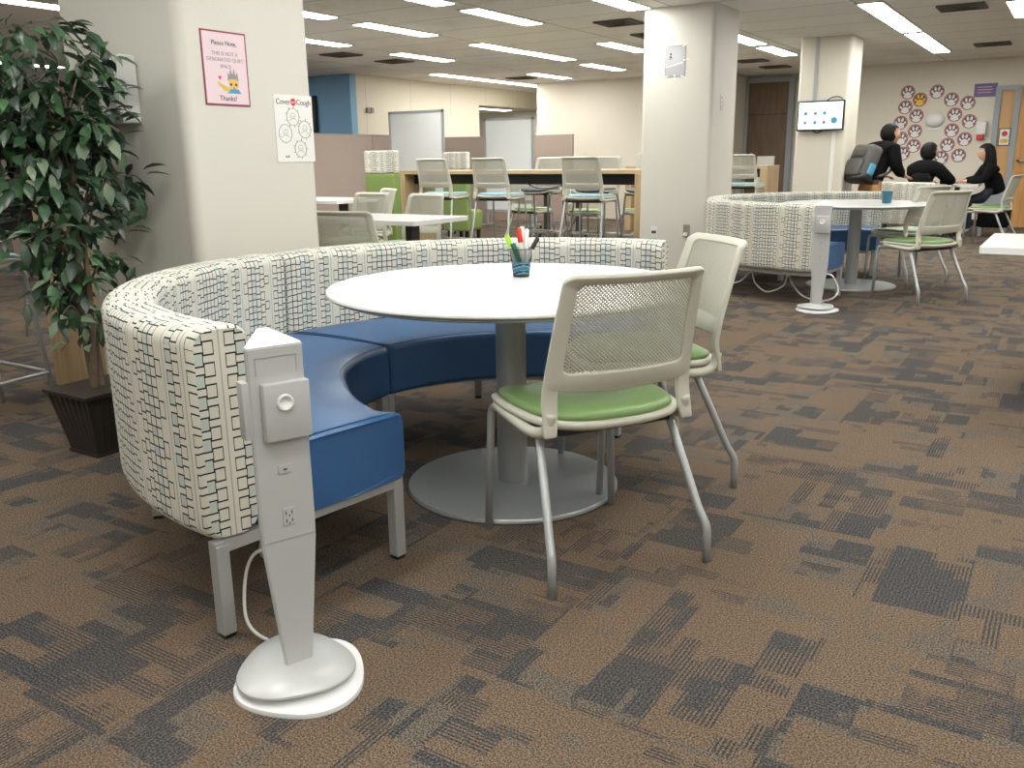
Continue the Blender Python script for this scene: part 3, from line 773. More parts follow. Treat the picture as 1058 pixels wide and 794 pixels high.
g = [[bm.verts.new(((.0306+.012*(z_/.096))*cos(2*pi*i/n), (.0306+.012*(z_/.096))*sin(2*pi*i/n), .006+z_)) for i in range(n)] for z_ in [.050*j/rows for j in range(rows+1)]]
for j in range(rows):
    for i in range(n):
        f = bm.faces.new((g[j][i], g[j][(i+1) % n], g[j+1][(i+1) % n], g[j+1][i])); f.smooth = True
        ph = (j+1.6*sin(4*pi*i/n))
        f.material_index = 0 if 1.5 < ph % 7 < 3.4 or j < 1 else (1 if ph % 7 > 4 else 2)
obj('wave_band', bm, [M_black, M_cupblue, M_cupblue_lt], t)
def marker(name, label, body, cap, base, top, r=.0068, capfrac=.32):
    b_ = Vector(base); tp = Vector(top); L_ = (tp-b_).length
    q = (tp-b_).to_track_quat('Z', 'Y').to_matrix().to_4x4()
    o_ = thing(name, label, 'pen', (cx+b_.x, cy+b_.y, cz+b_.z)); o_['group'] = 'pens in the marker cup'
    bm = B(); lathe(bm, [(0, 0), (r*.9, 0), (r, .003), (r, L_*(1-capfrac)), (0, L_*(1-capfrac))], 16); bmesh.ops.transform(bm, matrix=q, verts=bm.verts); obj('barrel', bm, body, o_, auto=40)
    bm = B(); lathe(bm, [(0, L_*(1-capfrac)), (r*1.12, L_*(1-capfrac)), (r*1.12, L_-.004), (r*.8, L_), (0, L_)], 16); bmesh.ops.transform(bm, matrix=q, verts=bm.verts); obj('cap', bm, cap, o_, auto=40)
# camera-right direction is roughly (.84,.54)
def cr(a, b=0): return (.844*a-.537*b, .537*a+.844*b)
marker('highlighter', 'lime green capped highlighter leaning out at the left of the cup', M_whitepl, M_lime, (*cr(-.008, .012), .014), (*cr(-.052, .010), .150), .0085)
marker('marker_pen', 'short dark green marker in the wire cup', M_dgreen, M_dgreen, (*cr(.006, -.014), .014), (*cr(-.030, -.012), .122), .0095)
marker('marker_pen', 'marker with a red cap and printed barrel in the wire cup', M_paper, M_red, (*cr(.012, 0), .014), (*cr(-.008, .002), .176), .0085)
marker('marker_pen', 'tallest all-white marker in the wire cup', M_whitepl, M_whitepl, (*cr(.014, .012), .014), (*cr(.004, .006), .180), .0072)
marker('marker_pen', 'second white marker beside the tallest in the cup', M_whitepl, M_whitepl, (*cr(.018, -.008), .014), (*cr(.022, .0), .172), .0072)
marker('marker_pen', 'black-capped marker leaning out at the right of the cup', M_paper, M_black, (*cr(-.006, -.006), .014), (*cr(.062, .0), .140), .0078)
# cup on the far table
t = thing('pen_cup', 'small blue cup standing on the far round table', 'cup', (-1.415, 8.30, .735))
bm = B(); lathe(bm, [(0, 0), (.036, 0), (.047, .10), (.044, .10), (.034, .008), (0, .008)], 32); obj('cup_wall', bm, M_cupblue, t, auto=40)
bm = B(); lathe(bm, [(.0365, .022), (.0372, .022), (.0425, .060), (.041, .060)], 32); obj('wave_band', bm, M_cupblue_lt, t)

# ------------------------------------------------------------------ potted ficus
PC = Vector((-3.33, 2.05, 0))
t = thing('potted_tree', 'leafy artificial fig tree in a square dark pot before the near pillar', 'plant', PC)
bm = B()
def frus(bm, h0, h1, z0, z1, M=None):
    a = [bm.verts.new((sx*h0, sy*h0, z0)) for sx, sy in ((-1, -1), (1, -1), (1, 1), (-1, 1))]; b = [bm.verts.new((sx*h1, sy*h1, z1)) for sx, sy in ((-1, -1), (1, -1), (1, 1), (-1, 1))]
    bm.faces.new(a[::-1]); bm.faces.new(b)
    for i in range(4): bm.faces.new((a[i], a[(i+1) % 4], b[(i+1) % 4], b[i]))
frus(bm, .092, .137, .012, .255); frus(bm, .098, .098, 0, .014); frus(bm, .147, .149, .255, .270)
# vertical ribs on the sides
for k in range(-3, 4):
    for q in range(4):
        Mx = Matrix.Rotation(q*pi/2, 4, 'Z')
        a = [Mx@Vector((k*.026-.002, -.092-.001, .016)), Mx@Vector((k*.026+.002, -.092-.001, .016)), Mx@Vector((k*.038+.002, -.137-.003, .252)), Mx@Vector((k*.038-.002, -.137-.003, .252))]
        v_ = [bm.verts.new(p) for p in a]; w_ = [bm.verts.new(Mx@(Mx.inverted()@p+Vector((0, .01, 0)))) for p in a]
        bm.faces.new(v_); 
        for i in range(4): bm.faces.new((v_[i], w_[i], w_[(i+1) % 4], v_[(i+1) % 4]))
bmesh.ops.recalc_face_normals(bm, faces=bm.faces)
obj('pot', bm, M_pot, t)
bm = B(); frus(bm, .134, .134, .258, .264)
for k in range(60): sphere(bm, (random.uniform(-.12, .12), random.uniform(-.12, .12), .264), (.014, .012, .006), 6)
obj('soil', bm, M_soil, t)
rng = random.Random(11)
bm = B(); branches = []
for k in range(3):
    a = k*2.1; P = [Vector((.02*cos(a+z*4), .02*sin(a+z*4), z)) for z in [.24+.12*i for i in range(11)]]
    tube(bm, smooth_path(P, 3), .013, 8, rr=[.014*(1-.5*i/31) for i in range(len(smooth_path(P, 3)))])
def limit(p):
    w_ = p+PC
    if w_.y > 2.40: p.y = 2.40-PC.y-.02*rng.random()
    return p
crown = []
ends = []
for k in range(60):
    z0 = rng.uniform(.50, 1.35); a = rng.uniform(0, 2*pi)
    reach = rng.uniform(.18, .46)*(1.0 if z0 > .95 else .62 if z0 > .7 else .42)
    tip = Vector((reach*cos(a), reach*sin(a), z0+rng.uniform(.02, .33)*(1 if z0 > .8 else .2)))
    if tip.x > .12: tip.x = .12-.06*rng.random()
    if z0 < .8 and rng.random() < .45: continue
    limit(tip)
    p0 = Vector((.015*cos(a), .015*sin(a), z0-.05))
    mid_ = (p0+tip)/2+Vector((0, 0, .06))
    P = smooth_path([p0, mid_, tip], 6); P = [limit(p) for p in P]
    tube(bm, P, .004, 5, rr=[.006*(1-.7*i/(len(P)-1)) for i in range(len(P))]); ends.append(P)
obj('trunk', bm, M_bark, t)
bm = B()
def leaf(bm, p, d, up, L_, mi):
    d = d.normalized(); s = d.cross(up); 
    if s.length < .01: s = Vector((1, 0, 0))
    s.normalize(); n_ = s.cross(d).normalized(); w_ = L_*.23
    prof = ((0, 0, 0), (.22, .72, .02), (.5, 1, .0), (.78, .55, -.05), (1.0, 0, -.14))
    mid_ = [bm.verts.new(p+d*(L_*a)+n_*(L_*c_)) for a, b_, c_ in prof]
    lf = [bm.verts.new(p+d*(L_*a)+s*(w_*b_)+n_*(L_*(c_+.07*b_))) for a, b_, c_ in prof[1:-1]]
    rt = [bm.verts.new(p+d*(L_*a)-s*(w_*b_)+n_*(L_*(c_+.07*b_))) for a, b_, c_ in prof[1:-1]]
    fs = []
    for side, rev in ((lf, False), (rt, True)):
        q = [(mid_[0], side[0], mid_[1]), (mid_[1], side[0], side[1], mid_[2]), (mid_[2], side[1], side[2], mid_[3]), (mid_[3], side[2], mid_[4])]
        for f_ in q: fs.append(bm.faces.new(f_[::-1] if rev else f_))
    for f_ in fs: f_.material_index = mi; f_.smooth = True
def addleaf(p, out, zrel, lo=.065, hi=.108):
    d = Vector((out.x+rng.uniform(-.7, .7), out.y+rng.uniform(-.7, .7), rng.uniform(-1.3, .35)))
    L_ = rng.uniform(lo, hi)
    w_ = p+PC
    if w_.y+d.normalized().y*L_ > 2.425: d.y = -abs(d.y)
    r_ = rng.random(); mi = 0 if r_ < .34 else 1 if r_ < .66 else 2 if r_ < .84 else 3
    if p.z < .62: mi = 3 if rng.random() < .5 else mi
    leaf(bm, p, d, Vector((rng.uniform(-.5, .5), rng.uniform(-.5, .5), 1)), L_, mi)
for P in ends:
    m = len(P)
    for k in range(22):
        i = min(m-1, int(m*(.25+.75*rng.random()))); p = P[i]+Vector((rng.uniform(-.05, .05), rng.uniform(-.05, .05), rng.uniform(-.05, .05))); limit(p)
        addleaf(p, P[-1]-P[0], p.z)
for k in range(620):           # the dense heart of the crown
    a = rng.uniform(0, 2*pi); rr_ = .42*rng.random()**.6; z = rng.uniform(.86, 1.70)
    zz = (z-1.25)/.48; rr_ *= math.sqrt(max(.1, 1-zz*zz*.7))
    p = Vector((min(.12, rr_*cos(a)-.20), rr_*sin(a), z)); limit(p); addleaf(p, Vector((cos(a), sin(a), 0)), z)
for k in range(60):            # spray hanging low in front of the trunk
    z = rng.uniform(.42, .88); a = rng.uniform(0, 2*pi); rr_ = rng.uniform(.02, .15)
    p = Vector((rr_*cos(a), rr_*sin(a), z)); limit(p); addleaf(p, Vector((cos(a), sin(a), -.4)), z, .06, .085)
fo = obj('foliage', bm, M_leafs, t)

# ------------------------------------------------------------------ pillar fittings
t = thing('soap_dispenser', 'white wall dispenser with a red drip tray on the shaded pillar face behind the leaves', 'dispenser', (-3.45, 2.44, 1.32))
bm = B(); pr = [(0, 0), (0, .27), (-.075, .27), (-.10, .24), (-.105, .03), (-.09, 0)]
for i_ in (0,):
    a = [bm.verts.new((-.07, y, z)) for y, z in pr]; b = [bm.verts.new((.07, y, z)) for y, z in pr]
    bm.faces.new(a); bm.faces.new(b[::-1])
    for i in range(len(pr)): bm.faces.new((a[i], b[i], b[(i+1) % len(pr)], a[(i+1) % len(pr)]))
bmesh.ops.recalc_face_normals(bm, faces=bm.faces); bmesh.ops.bevel(bm, geom=bm.edges[:], offset=.006, segments=2, affect='EDGES'); obj('housing', bm, M_whitepl, t)
bm = B(); box(bm, -.115, -.071, -.09, -.01, .0, .045, .01); obj('drip_tray', bm, M_red, t, label='red drip tray')

def text_bm(bm, s, size, M, mi, ext=.0004):
    cu = bpy.data.curves.new('t', 'FONT'); cu.body = s; cu.size = size; cu.align_x = 'CENTER'; cu.extrude = ext
    ob = bpy.data.objects.new('t', cu); C.objects.link(ob); dg = bpy.context.evaluated_depsgraph_get(); me = bpy.data.meshes.new_from_object(ob.evaluated_get(dg))
    b2 = bmesh.new(); b2.from_mesh(me); bmesh.ops.transform(b2, matrix=M, verts=b2.verts)
    for f in b2.faces: f.material_index = mi
    me2 = bpy.data.meshes.new('t2'); b2.to_mesh(me2); b2.free(); k = len(bm.faces); bm.from_mesh(me2)
    bm.faces.ensure_lookup_table()
    for f in bm.faces[k:]: f.material_index = mi
    bpy.data.objects.remove(ob)
def disc(bm, x, z, r, mi, y=0, n=24, th=.0005, sx=1, rot=0):
    P = [(x+r*sx*cos(q)*cos(rot)-r*sin(q)*sin(rot), z+r*sx*cos(q)*sin(rot)+r*sin(q)*cos(rot)) for q in [2*pi*i/n for i in range(n)]]
    v = [bm.verts.new((p[0], y, p[1])) for p in P]; f = bm.faces.new(v); f.material_index = mi
    f.normal_update()
    if f.normal.y > 0: f.normal_flip()
def poly(bm, P, mi, y):
    f = bm.faces.new([bm.verts.new((p[0], y, p[1])) for p in P]); f.material_index = mi; f.normal_update()
    if f.normal.y > 0: f.normal_flip()
# signs are built in a local frame: x right, z up, facing -y, then turned to face +x
RZ = pi/2
XT = Matrix.Rotation(pi/2, 4, 'X')
def flat_text(bm, s, size, x, z, mi, y=-.0022): text_bm(bm, s, size, Matrix.Translation((x, y, z))@XT, mi)
t = thing('paper_sign', 'pink paper notice with a maroon border on the lit face of the near pillar', 'sign', (-3.098, 2.665, 1.535), RZ)
bm = B(); box(bm, -.118, .118, -.0015, .001, -.148, .148); box(bm, -.111, .111, -.0018, -.0014, -.141, .141, mi=1); obj('sheet', bm, [M_maroon, M_pinkp], t)
bm = B()
flat_text(bm, 'Please Note,', .026, 0, .092, 0)
flat_text(bm, 'THIS IS NOT A', .021, 0, .052, 1); flat_text(bm, 'DESIGNATED QUIET', .021, 0, .028, 1); flat_text(bm, 'SPACE', .021, 0, .001, 1)
flat_text(bm, 'Thanks!', .029, 0, -.128, 0); obj('lettering', bm, [M_ink, M_greyink], t)
bm = B(); y = -.0021   # small printed cartoon: a person with spiky grey hair and a heart
disc(bm, .034, -.060, .026, 0, y)
poly(bm, [(.004, -.050), (.006, -.010), (.014, -.026), (.022, .004), (.031, -.024), (.040, .006), (.047, -.026), (.057, -.008), (.062, -.050), (.050, -.040), (.018, -.040)], 1, y-.0002)
poly(bm, [(-.002, -.098), (.010, -.080), (.058, -.080), (.072, -.098)], 2, y-.0003)
poly(bm, [(.012, -.075), (-.030, -.062), (-.048, -.052), (-.052, -.058), (-.020, -.088), (.008, -.094)], 0, y-.0004)
disc(bm, .020, -.062, .006, 3, y-.0005); disc(bm, .046, -.062, .006, 3, y-.0005); disc(bm, .034, -.076, .005, 1, y-.0005)
poly(bm, [(-.036, -.047), (-.045, -.034), (-.040, -.029), (-.036, -.033), (-.032, -.029), (-.027, -.034)], 4, y-.0002)
obj('drawing', bm, [M_skinink, M_greyink, M_blueink, M_ink, M_redink], t)

t = thing('paper_sign', 'white paper sheet with four round drawings on the lit face of the near pillar', 'sign', (-3.098, 3.035, 1.30), RZ)
bm = B(); box(bm, -.118, .118, -.0012, .001, -.148, .148); obj('sheet', bm, M_paper, t)
bm = B(); flat_text(bm, 'Cover', .034, -.062, .106, 0, -.0018); flat_text(bm, 'Cough', .034, .064, .106, 0, -.0018)
disc(bm, 0, .117, .0165, 1, -.0018); flat_text(bm, 'your', .013, 0, .113, 2, -.0022)
flat_text(bm, '...', .03, -.055, -.128, 0, -.0018); obj('lettering', bm, [M_ink, M_redink, M_paper], t)
bm = B()
for q, (x, z, r_) in enumerate(((-.008, .052, .038), (.062, -.002, .038), (-.060, -.022, .040), (.028, -.090, .036))):
    tube(bm, [(x+r_*cos(a), -.0018, z+r_*sin(a)) for a in [2*pi*i/32 for i in range(32)]], .0013, 5, closed=True)
    if q in (0, 3, 1):
        for a in range(0, 360, 40): tube(bm, [(x+r_*cos(R(a)), -.0018, z+r_*sin(R(a))), (x+(r_+.010)*cos(R(a)), -.0018, z+(r_+.010)*sin(R(a)))], .0013, 5)
    tube(bm, [(x+.014*cos(a), -.0018, z+.006+.012*sin(a)) for a in [2*pi*i/16 for i in range(16)]], .0009, 4, closed=True)
    tube(bm, smooth_path([(x-.024, -.0018, z-.018), (x, -.0018, z-.006), (x+.024, -.0018, z-.018)], 4), .0009, 4)
    tube(bm, [(x-.006, -.0018, z+.004), (x+.007, -.0018, z+.002)], .0008, 4)
box(bm, -.070, -.062, -.0018, -.0012, -.128, -.120); box(bm, -.056, -.045, -.0018, -.0012, -.128, -.118)
obj('drawing', bm, M_greyink, t)

t = thing('plastic_sleeve_sign', 'small notice in a shiny plastic sleeve taped to the middle pillar', 'sign', (-3.49, 8.518, 2.045))
bm = B(); box(bm, -.105, .105, -.002, 0, -.145, .145); box(bm, -.097, .097, -.0024, -.0019, -.137, .137, mi=1); obj('sheet', bm, [M_greyink, mat('glossy_grey_sleeve', (.42, .42, .44), .12)], t)
bm = B(); poly(bm, [(-.065, .03), (-.03, .03), (-.047, .06)], 0, -.0028); disc(bm, -.047, .068, .010, 0, -.0028); box(bm, -.07, -.025, -.0028, -.0024, .020, .024); obj('symbol', bm, M_ink, t)
bm = B()
for x, z, a in ((-.11, .14, 30), (.10, .145, -30), (-.11, -.02, 15), (.115, .01, -10), (-.1, -.14, -20), (.09, -.145, 20), (0, -.15, 80)):
    box(bm, -.03, .03, -.0036, -.0028, -.006, .006, M=Matrix.Translation((x, 0, z))@Matrix.Rotation(R(a), 4, 'Y'))
box(bm, -.10, .08, -.0036, -.0028, -.006, .004, M=Matrix.Translation((0, 0, -.03))@Matrix.Rotation(R(-12), 4, 'Y'))
obj('tape', bm, M_paper, t)
t = thing('wall_outlet', 'white data outlet low on the middle pillar', 'outlet', (-3.665, 8.52, .40)); bm = B(); box(bm, -.035, .035, -.006, 0, -.057, .057, .002); obj('cover_plate', bm, M_whitepl, t); bm = B(); box(bm, -.025, .025, -.009, -.005, -.014, .014, .001); obj('jack', bm, M_ink, t)
t = thing('wall_outlet', 'steel outlet with a white plug low on the middle pillar', 'outlet', (-3.315, 8.52, .42)); bm = B(); box(bm, -.035, .035, -.006, 0, -.065, .065, .002); obj('cover_plate', bm, M_switch, t); bm = B(); box(bm, -.018, .018, -.045, -.005, -.05, -.015, .006); obj('plug', bm, M_whitepl, t)
HK = thing('adhesive_hook', 'x', 'hook'); bm = B(); box(bm, 0, .006, -.014, .014, -.012, .016, .002); obj('hook_plate', bm, M_whitepl, HK); bm = B(); box(bm, .006, .022, -.009, .009, -.016, -.008, .002); obj('hook_tip', bm, M_whitepl, HK)
for z, l in ((1.71, 'topmost white hook on the side of the middle pillar'), (1.675, 'second white hook down on the middle pillar side'), (1.64, 'third white hook down on the middle pillar side'), (1.605, 'lowest white hook on the side of the middle pillar')):
    place(HK, (-3.1, 8.765, z), 0, l, 'white hooks on the middle pillar')

# screen on the far pillar
t = thing('wall_screen', 'lit flat screen with small icons on the far pillar', 'monitor', (-2.865, 11.8, 1.615))
bm = B(); box(bm, -.285, .285, -.065, -.025, -.18, .18, .006); obj('casing', bm, M_black, t)
bm = B(); box(bm, -.266, .266, -.067, -.064, -.160, .162); obj('display', bm, emis('screen_glow', (.72, .93, .95), .85), t)
bm = B()
for i, (x, z) in enumerate(((-.18, .03), (-.06, .03), (.05, .03), (-.18, -.08), (-.06, -.08), (.05, -.08))): disc(bm, x, z, .022, i % 2, -.0675, 10); box(bm, x-.02, x+.02, -.0677, -.067, z-.035, z-.029)
disc(bm, .17, -.06, .04, 0, -.0675, 14); obj('icons', bm, [M_blueink, M_greyink], t)
bm = B(); box(bm, -.1, .1, -.026, 0, -.08, .08); obj('bracket', bm, M_black, t)
bm = B(); tube(bm, smooth_path([(.05, -.03, .17), (.12, -.03, .215), (.20, -.02, .22), (.25, -.02, .19)], 5), .006, 6); tube(bm, smooth_path([(-.10, -.03, -.17), (-.04, -.03, -.205), (.03, -.03, -.18)], 5), .007, 6); obj('cable', bm, M_black, t)
t = thing('cable_conduit', 'pale vertical conduit running up the far pillar above the screen', 'conduit', (-2.965, 11.8, 0)); bm = B(); box(bm, -.022, .022, -.012, 0, 1.80, CEIL-.001); obj('cover_strip', bm, M_alu, t)
t = thing('cable_conduit', 'pale vertical conduit running down the far pillar below the screen', 'conduit', (-2.70, 11.8, 0)); bm = B(); box(bm, -.022, .022, -.012, 0, .1, 1.43); obj('cover_strip', bm, M_whitepl, t)
bm = B(); disc(bm, 0, 0, .024, 0, 0, 12, sx=.5); o = obj('tape_residue', bm, M_tan); o.location = (-2.557, 12.13, 2.02); o.rotation_euler = (0, 0, pi/2); tag(o, 'small tan stain on the side of the far pillar', 'stain')

# ------------------------------------------------------------------ paw wall
def paw_bm(ring, paw):
    bm = B(); 
    K = .86; P = [(.125*cos(q), .125*sin(q)) for q in [2*pi*i/32 for i in range(32)]]
    a = [bm.verts.new((x, 0, z)) for x, z in P]; b = [bm.verts.new((x, -.004, z)) for x, z in P]
    bm.faces.new(b)
    for i in range(32): bm.faces.new((a[i], a[(i+1) % 32], b[(i+1) % 32], b[i]))
    for f in bm.faces: f.material_index = 0
    disc(bm, 0, 0, .112, 3, -.0045); disc(bm, 0, 0, .104, 0, -.005)
    y = -.006
    for x, z, r_, rot in ((0, -.055, .068, 0), (-.072, -.004, .043, .45), (-.030, .050, .049, .15), (.030, .050, .049, -.15), (.072, -.004, .043, -.45)): disc(bm, x, z, r_, 2, y+.0004, sx=.68 if rot else 1, rot=rot)
    disc(bm, 0, -.055, .060, 1, y, sx=1.0); disc(bm, -.035, -.068, .034, 1, y-.0003); disc(bm, .035, -.068, .034, 1, y-.0003)
    for x, z, r_, rot in ((-.072, -.004, .036, .45), (-.030, .050, .042, .15), (.030, .050, .042, -.15), (.072, -.004, .036, -.45)): disc(bm, x, z, r_*.92, 1, y-.0006, sx=.56, rot=rot)
    bmesh.ops.scale(bm, vec=(K, 1, K), verts=bm.verts)
    return bm
M_pinkring = mat('pale_pink_rim', (.62, .42, .44), .5); M_yellowpaw = mat('yellow_print_paw', (.85, .55, .04), .5)
PW = [(-2.57, 2.10, 'paw sticker at the upper left of the cluster'), (-2.38, 1.98, 'only yellow paw sticker'), (-2.14, 2.09, 'topmost paw sticker over the round white dispenser'), (-1.92, 1.96, 'paw sticker upper right of the round dispenser'),
 (-1.68, 1.90, 'paw sticker nearest below the purple sign'), (-2.59, 1.87, 'paw sticker second down on the outer left arc'), (-2.41, 1.73, 'paw sticker just left of the round dispenser'), (-1.85, 1.73, 'paw sticker just right of the round dispenser'),
 (-1.63, 1.62, 'paw sticker second down on the outer right arc'), (-2.64, 1.63, 'paw sticker third down on the outer left arc'), (-2.41, 1.49, 'paw sticker below left of the round dispenser'), (-1.87, 1.49, 'paw sticker below right of the round dispenser'),
 (-1.67, 1.35, 'paw sticker left of the small red-tipped dispenser'), (-2.61, 1.38, 'paw sticker beside the standing person, outer arc'), (-2.41, 1.26, 'paw sticker above the hooded seated person'), (-1.91, 1.27, 'paw sticker in the lower right inner arc'),
 (-2.16, 1.18, 'paw sticker half behind the hooded seated person'), (-1.98, 1.07, 'lowest paw sticker'), (-1.73, 1.10, 'paw sticker nearest the face of the woman'), (-2.56, 1.14, 'paw sticker mostly behind the standing person')]
base_mesh = None
for x, z, l in PW:
    if 'yellow' in l:
        bm = paw_bm(0, 0); o = obj('paw_sticker', bm, [M_maroon, M_yellowpaw, M_ink, M_pinkring])
    elif base_mesh is None:
        o = obj('paw_sticker', paw_bm(0, 0), [M_maroon, M_paper, M_ink, M_pinkring]); base_mesh = o.data
    else:
        o = bpy.data.objects.new('paw_sticker', base_mesh); C.objects.link(o)
    o.location = (x, 16.098, z); tag(o, 'round maroon ' + l, 'sticker', 'paw stickers on the far wall')
t = thing('wall_dispenser', 'round white dispenser among the paw stickers', 'dispenser', (-2.13, 16.1, 1.66))
bm = B(); sphere(bm, (0, -.03, 0), (.145, .09, .12), 24); obj('housing', bm, M_whitepl, t, smooth=True); bm = B(); box(bm, -.10, .10, -.02, -.001, -.16, -.10, .004); obj('bracket', bm, M_whitepl, t)
t = thing('sanitizer_dispenser', 'slim white dispenser with a red tip near the glazed strip by the door', 'dispenser', (-1.45, 16.1, 1.36))
bm = B(); box(bm, -.075, .075, -.11, 0, .05, .26, .02); obj('housing', bm, M_whitepl, t); bm = B(); box(bm, -.05, .05, -.10, -.01, -.02, .055, .012); obj('tray', bm, M_red, t)
t = thing('wall_sign', 'purple rectangular sign high by the door frame', 'sign', (-1.45, 16.1, 2.08)); bm = B(); box(bm, -.16, .16, -.008, 0, -.10, .10, .002); obj('sign_plate', bm, M_purple, t)
for z in (.04, .0, -.04): bm = B(); box(bm, -.11, .10-.04*abs(z)*10, -.009, -.0075, z, z+.012); obj('printed_line', bm, M_pinkring, t)
# framed poster seen through the glass
t = thing('framed_poster', 'small framed colour poster seen in the glazed strip by the door', 'poster', (-1.115, 16.065, 1.37))
bm = B(); box(bm, -.08, .08, -.006, 0, -.13, .13); obj('poster_frame', bm, M_black, t); bm = B(); box(bm, -.068, .068, -.008, -.005, -.118, .118, mi=0); disc(bm, 0, .05, .04, 1, -.009); box(bm, -.05, .05, -.0095, -.008, -.09, -.03, mi=2); obj('print', bm, [M_paper, M_redink, M_skinink], t)

# ------------------------------------------------------------------ counters
def counter(name, label, x0, x1, y0, y1, z1, ends=(1, 1)):
    t = thing(name, label, 'counter', ((x0+x1)/2, (y0+y1)/2, 0)); w = (x1-x0)/2; d = (y1-y0)/2
    bm = B(); box(bm, -w, w, -d, d, z1-.045, z1, .004); obj('worktop', bm, M_oak_x, t)
    for s, e in ((-1, ends[0]), (1, ends[1])):
        if e: bm = B(); box(bm, w-.11 if s > 0 else -w, w if s > 0 else -w+.11, -d, d, 0, z1-.045, .003); obj('end_panel', bm, M_oak, t)
    bm = B(); box(bm, -w+.06, w-.06, -.12, .12, z1-.17, z1-.047); obj('cable_tray', bm, M_black, t)
    return t
c = counter('long_counter', 'long light oak counter behind the near sofa with dark underside', -7.50, -4.05, 9.1, 9.75, 1.015)
for P_ in ([(.1, -.13, .86), (.3, -.16, .80), (.55, -.14, .82), (.65, -.14, .87)], [(.55, -.13, .87), (.7, -.16, .82), (.85, -.14, .87)], [(1.5, -.13, .87), (1.62, -.16, .81), (1.7, -.14, .86)]):
    bm = B(); tube(bm, smooth_path(P_, 5), .006, 6); obj('hanging_wire', bm, M_black, c)
counter('short_counter', 'light oak counter between the middle pillar and the screen pillar', -6.2, -3.92, 13.2, 13.8, 1.0)
counter('side_counter', 'light oak counter whose end panel stands behind the potted tree', -7.3, -4.45, 2.58, 2.92, .98)
# divider screens on the counters
for x0, x1, y, z0, z1, l in ((-5.60, -5.35, 12.3, .0, 1.19, 'pale low divider screen left of the last counter stool'), (-5.3, -4.5, 12.2, .0, 1.17, 'pale low divider screen beside the middle pillar'),
                         (-4.45, -4.18, 14.4, 0, 1.13, 'pale low divider screen behind the short counter')):
    t = thing('divider_screen', l, 'divider', ((x0+x1)/2, y, 0)); w = (x1-x0)/2
    bm = B(); box(bm, -w, w, -.02, .02, .06, z1, .006); obj('screen_panel', bm, M_pale, t)
    bm = B(); box(bm, -w, -w+.05, -.15, .15, 0, .06); box(bm, w-.05, w, -.15, .15, 0, .06); obj('foot', bm, M_alu, t)

# whiteboards on stands
def whiteboard(x, y, w, z0, z1, rz, label):
    t = thing('rolling_whiteboard', label, 'whiteboard', (x, y, 0), rz); h = w/2
    bm = B(); box(bm, -h+.03, h-.03, -.012, .012, z0+.03, z1-.03); obj('board', bm, M_board, t)
    bm = B(); box(bm, -h, -h+.035, -.02, .02, .08, z1); box(bm, h-.035, h, -.02, .02, .08, z1); box(bm, -h, h, -.02, .02, z1-.035, z1); box(bm, -h, h, -.02, .02, z0, z0+.035)
    obj('frame', bm, M_alu, t)
    for s in (-1, 1):
        bm = B(); box(bm, s*h-.03, s*h+.01, -.25, .25, .05, .08); f = obj('foot', bm, M_alu, t)
        for yy in (-.23, .23): bm = B(); sphere(bm, (s*h-.01, yy, .025), (.018, .025, .025), 10); obj('castor', bm, M_black, f)
whiteboard(-8.82, 11.2, 1.06, .25, 1.88, 0, 'first rolling whiteboard, seen left behind the stools')
whiteboard(-8.08, 12.7, .95, .28, 1.79, 0, 'second rolling whiteboard, before the passage opening')

# partitions
def partition(x0, y0, x1, y1, z1, label):
    L_ = hypot(x1-x0, y1-y0); t = thing('office_partition', label, 'partition', ((x0+x1)/2, (y0+y1)/2, 0), atan2(y1-y0, x1-x0)); n = max(1, round(L_/1.3))
    for k in range(n):
        bm = B(); a = -L_/2+k*L_/n; box(bm, a+.004, a+L_/n-.004, -.03, .03, .05, z1-.02, .008); obj('fabric_panel', bm, M_mauve, t)
    bm = B(); box(bm, -L_/2, L_/2, -.028, .028, 0, .05); box(bm, -L_/2, L_/2, -.032, .032, z1-.02, z1, .004); obj('rail', bm, M_mauve, t)
partition(-9.75, 5.6, -9.75, 12.6, 1.55, 'long mauve partition under the blue wall')
partition(-9.7, 14.6, -7.9, 14.6, 1.56, 'mauve partition behind the second whiteboard')
partition(-10.1, 12.9, -8.9, 13.4, 1.53, 'mauve partition between the two whiteboards')
partition(-7.0, 5.0, -9.6, 5.2, 1.35, 'mauve partition glimpsed through the potted tree')
# dark screen on the blue wall
t = thing('wall_television', 'dark television edge on the blue wall', 'television', (-11.75, 11.58, 1.93)); bm = B(); box(bm, -.5, .5, -.06, 0, -.30, .30, .006); obj('casing', bm, M_black, t)
bm = B(); box(bm, -.48, .48, -.062, -.059, -.28, .28); obj('display', bm, M_ink, t)
t = thing('fire_alarm', 'small grey alarm box on the panelled wall', 'alarm', (-10.5, 12.05, 1.98)); bm = B(); box(bm, 0, .04, -.08, .0, -.04, .04, .004); box(bm, 0, .04, .02, .09, -.045, .045, .004); obj('housing', bm, M_greyink, t)

